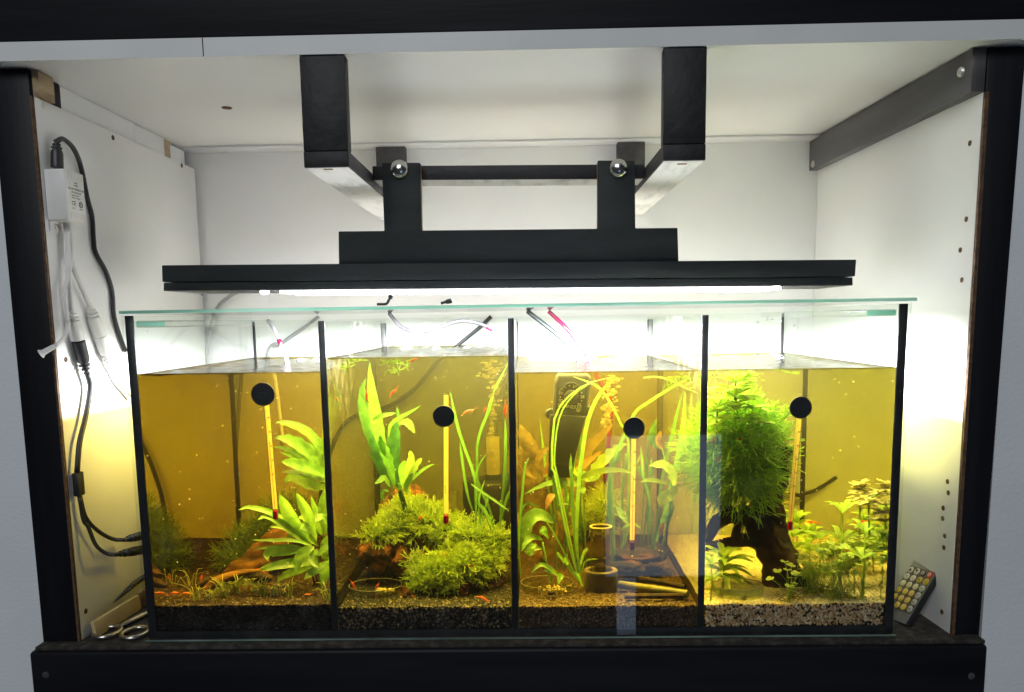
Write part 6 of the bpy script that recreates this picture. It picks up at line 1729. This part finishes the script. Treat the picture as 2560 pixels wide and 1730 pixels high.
for ri, row in enumerate(rows):
    for ci, ch in enumerate(row):
        u, v_ = 0.86 - 0.24 * ci, 0.80 - 0.113 * ri
        c_ = rp_(u, v_, 0)
        Mr = Rm.copy()
        ky = MB().lathe([(0.0034, 0.0007), (0.0034, 0.0013), (0.003, 0.0016), (0, 0.0016)], c_, n=20, M=Rm.to_3x3()).build('key', kc[ch], t, smooth='auto')
        Mt = Matrix.Translation(rp_(u, v_, 0.0018)) @ Rm
        if marks[ri][ci]:
            text(marks[ri][ci], 0.0045, Mt, M_ink, ky, 'key_symbol', 0.0001)
        if ch in 'kr':
            ring = [rp_(u, v_, 0.0018) + bxv * 0.0017 * math.sin(a) + ax * 0.0017 * math.cos(a) for a in np.linspace(0.6, 5.7, 14)]
            MB().tube(ring, 0.00022, 4).build('key_symbol', M_print, ky)
            MB().tube([rp_(u, v_, 0.0018), rp_(u, v_, 0.0018) + ax * 0.0021], 0.00022, 4).build('key_symbol', M_print, ky)
        if ch == 'g':
            text(('25%', '50%', '75%', '100%')[ri - 2], 0.0021, Mt, M_ink, ky, 'key_symbol', 0.00003)

# ------------------------------------------------------------------ hoses and cables round the tank
M_hose = pbr('clear_hose', (0.05, 0.05, 0.055), (0.10, 0.10, 0.105), 60, rough=0.2, trans=0.2)
M_hoseg = pbr('grey_hose', (0.012, 0.017, 0.017), (0.03, 0.038, 0.038), 200, rough=0.3, trans=0.2)
M_hosel = pbr('pale_hose', (0.34, 0.34, 0.35), (0.46, 0.46, 0.47), 60, rough=0.2, trans=0.3)
M_pink = pbr('pink_hose', (0.14, 0.006, 0.03), (0.2, 0.012, 0.05), 90, rough=0.25, trans=0.35)
M_bkgrey = pbr('dark_cable', (0.010, 0.010, 0.012), (0.016, 0.016, 0.018), 90, rough=0.5)
zt = zz(440, 690, 0.24096)
YH = 0.3275
def hose(name, label, pts, r, mat, cat='hose'):
    o_ = MB().tube(smoothpath(pts, 6), r, 10).build(name, mat, None, smooth=True)
    return tag(o_, label, cat)
def A3(f, pts, Y): return [at(*f(*p), Y) for p in pts]
z3f, z5f = (lambda x, y: Z(3, x, y)), (lambda x, y: Z(5, x, y))
hose('air_hose', 'clear hose curving behind the left compartment nearest the wall', A3(zt, [(430, 100), (280, 175), (140, 330), (75, 560), (70, 760), (85, 950)], YH) + [np.array([at(*zt(85, 950), YH)[0] + 0.002, YH, 0.05])], 0.0024, M_hosel)
hose('air_hose', 'second clear hose arching from under the lamp behind the left compartment', A3(zt, [(760, 130), (600, 185), (430, 330), (350, 600), (320, 800), (310, 950)], YH + 0.001) + [np.array([at(*zt(310, 950), YH)[0] + 0.002, YH + 0.001, 0.05])], 0.0025, M_hosel)
q_ = [at(*zt(955, 462), .24), at(*zt(1010, 540), .23), at(*zt(1065, 655), .22), at(*zt(1110, 770), .21), at(*zt(1140, 840), .205)]
o = hose('air_hose', 'clear hose with pink band dipping into the amber water', q_ + [q_[-1] + np.array([0.004, 0, -0.03]), q_[-1] + np.array([0.006, 0.01, -0.10])], 0.0023, M_hosel)
MB().tube([q_[2] + (q_[3] - q_[2]) * 0.1, q_[2] + (q_[3] - q_[2]) * 0.6], 0.0028, 10).build('band', M_pink, o, smooth=True)
hose('heater_cable', 'grey cable crossing behind the left compartment', A3(zt, [(1480, 420), (1380, 500), (1240, 595), (1100, 700), (950, 845)], YH) + [np.array([at(*zt(800, 960), YH)[0], YH, 0.10]), np.array([at(*zt(700, 960), YH)[0], YH, 0.02])], 0.0024, M_hosel, 'cable')
q_ = [at(*Z(3, 1530, 175), YH), at(*Z(3, 1440, 262), YH), at(*Z(3, 1240, 425), YH), uw(*Z(3, 1075, 560), YH), uw(*Z(3, 900, 770), YH), uw(*Z(3, 760, 880), YH), uw(*Z(3, 610, 960), YH)]
hose('heater_cable', 'dark cable running down slantwise behind the olive water', q_ + [q_[-1] + np.array([-0.05, 0, -0.02]), q_[-1] + np.array([-0.08, 0, -0.10]), np.array([q_[-1][0] - 0.085, YH, 0.004])], 0.0027, M_bkgrey, 'cable')
q_ = [at(*Z(3, *p), Y) for p, Y in (((660, 150), .26), ((760, 262), .25), ((900, 306), .24), ((1050, 282), .24), ((1250, 215), .24), ((1400, 228), .24), ((1520, 275), .24), ((1600, 340), .24), ((1650, 412), .238))]
o = hose('air_hose', 'clear wavy hose with pink end hanging over the olive water', q_ + [q_[-1] + np.array([0.006, 0, -0.02]), uw(*Z(3, 1672, 800), .235)], 0.0024, M_hose)
MB().tube([q_[5] + (q_[6] - q_[5]) * 0.75, q_[6] + (q_[7] - q_[6]) * 0.25], 0.0026, 10).build('band', M_pink, o, smooth=True)
q_ = [at(*Z(5, *p), Y) for p, Y in (((200, 130), .25), ((380, 270), .24), ((500, 370), .235), ((580, 450), .23), ((640, 545), .225))]
hose('heater_lead', 'grey ridged lead entering the golden water above the heater', q_ + [hp(640, 700, .228)], 0.0028, M_hoseg, 'cable')
q_ = [at(*Z(5, *p), Y) for p, Y in (((380, 130), .25), ((430, 175), .25), ((540, 282), .24), ((650, 430), .235), ((722, 545), .225))]
hose('air_hose', 'pink hose entering the golden water beside the ridged lead', q_ + [uw(*Z(5, 800, 700), .225), uw(*Z(5, 880, 820), .225), uw(*Z(5, 915, 960), .225), uw(*Z(5, 900, 1180), .225), uw(*Z(6, 860, 200), .225)], 0.0024, M_pink)
q_ = [uw(*Z(8, *p), YH) for p in ((560, 150), (720, 252), (800, 280), (960, 320), (1180, 330), (1400, 282), (1520, 245), (1690, 225))]
hose('heater_cable', 'dark cable sagging low behind the yellow green water', q_ + [q_[-1] + np.array([0.03, 0, 0.002])], 0.0024, M_bkgrey, 'cable')
# hose ends lying on the lid
LZ = TH + 0.0052
for lb, pts in (('grey plastic elbow lying on the lid left of centre', [Z(3, 556, 78), Z(3, 600, 78), Z(3, 640, 72), Z(3, 662, 30), Z(3, 682, 4)]), ('small grey hose end lying on the lid near the centre', [Z(3, 1102, 72), Z(3, 1140, 62), Z(3, 1196, 50)])):
    Yl = 0.03
    P = [at(*p, Yl) for p in pts]
    dz = LZ + 0.0012 - min(p[2] for p in P)
    P = [p + np.array([0, 0, max(dz, -0.002)]) for p in P]
    o_ = MB().tube(smoothpath(P, 4), [0.0013] * (4 * (len(P) - 1) - 3) + [0.0022] * 4, 10).build('hose_elbow', M_hoseg, None, smooth=True)
    tag(o_, lb, 'connector')
# drops under the lid and on the panes
rg = random.Random(77)
mb = MB()
for _ in range(46):
    x, y = rg.gauss(1925, 35), rg.gauss(790, 22)
    p = at(x, y, 0.0072)
    if p[2] > TH - 0.012 or p[0] < XC[3][0] + 0.004: continue
    s = rg.uniform(0.0006, 0.0020)
    blob(mb, p, (s, 0.0006, s * rg.uniform(0.7, 1.5)), rg, 0.2, 1)
for _ in range(46):
    i = rg.randrange(4)
    p = np.array([rg.uniform(XC[i][0] + 0.005, XC[i][1] - 0.005), 0.0068, rg.uniform(WL[i] + 0.005, TH - 0.014)])
    s = rg.uniform(0.0003, 0.0010)
    blob(mb, p, (s, 0.0004, s * rg.uniform(0.8, 1.8)), rg, 0.2, 1)
tag(mb.build('water_drops', glass('water_drop', (0.9, 0.92, 0.93), ior=1.6), None, smooth=True), 'water drops on the inside of the front pane', kind='stuff')

# bubbles standing at the rear water line
rg = random.Random(88)
mb = MB()
for i, n_ in ((0, 16), (1, 22), (2, 34), (3, 8)):
    for _ in range(n_):
        x = rg.uniform(XC[i][0] + 0.008, XC[i][1] - 0.008) if i != 0 else rg.uniform(-0.26, XC[0][1] - 0.008)
        y = rg.choice((rg.uniform(0.285, 0.306), rg.uniform(0.2, 0.305)))
        r_4 = rg.uniform(0.0016, 0.0048)
        mb.tube([(x + r_4 * math.cos(a), y + 0.3 * r_4 * math.cos(a), WL[i] + r_4 * 0.8 * math.sin(a)) for a in np.linspace(0, math.pi, 9)], 0.00028, 5)
        mb.tube([(x + r_4 * math.cos(a), y + r_4 * math.sin(a), WL[i] + 0.0003) for a in np.linspace(0, 6.2832, 13)], 0.00022, 4, cap=False)
tag(mb.build('surface_bubbles', pbr('bubble_film', (0.10, 0.10, 0.11), (0.3, 0.3, 0.3), 200, rough=0.2), None, smooth=True), 'bubbles standing on the rippled water surface', kind='stuff')
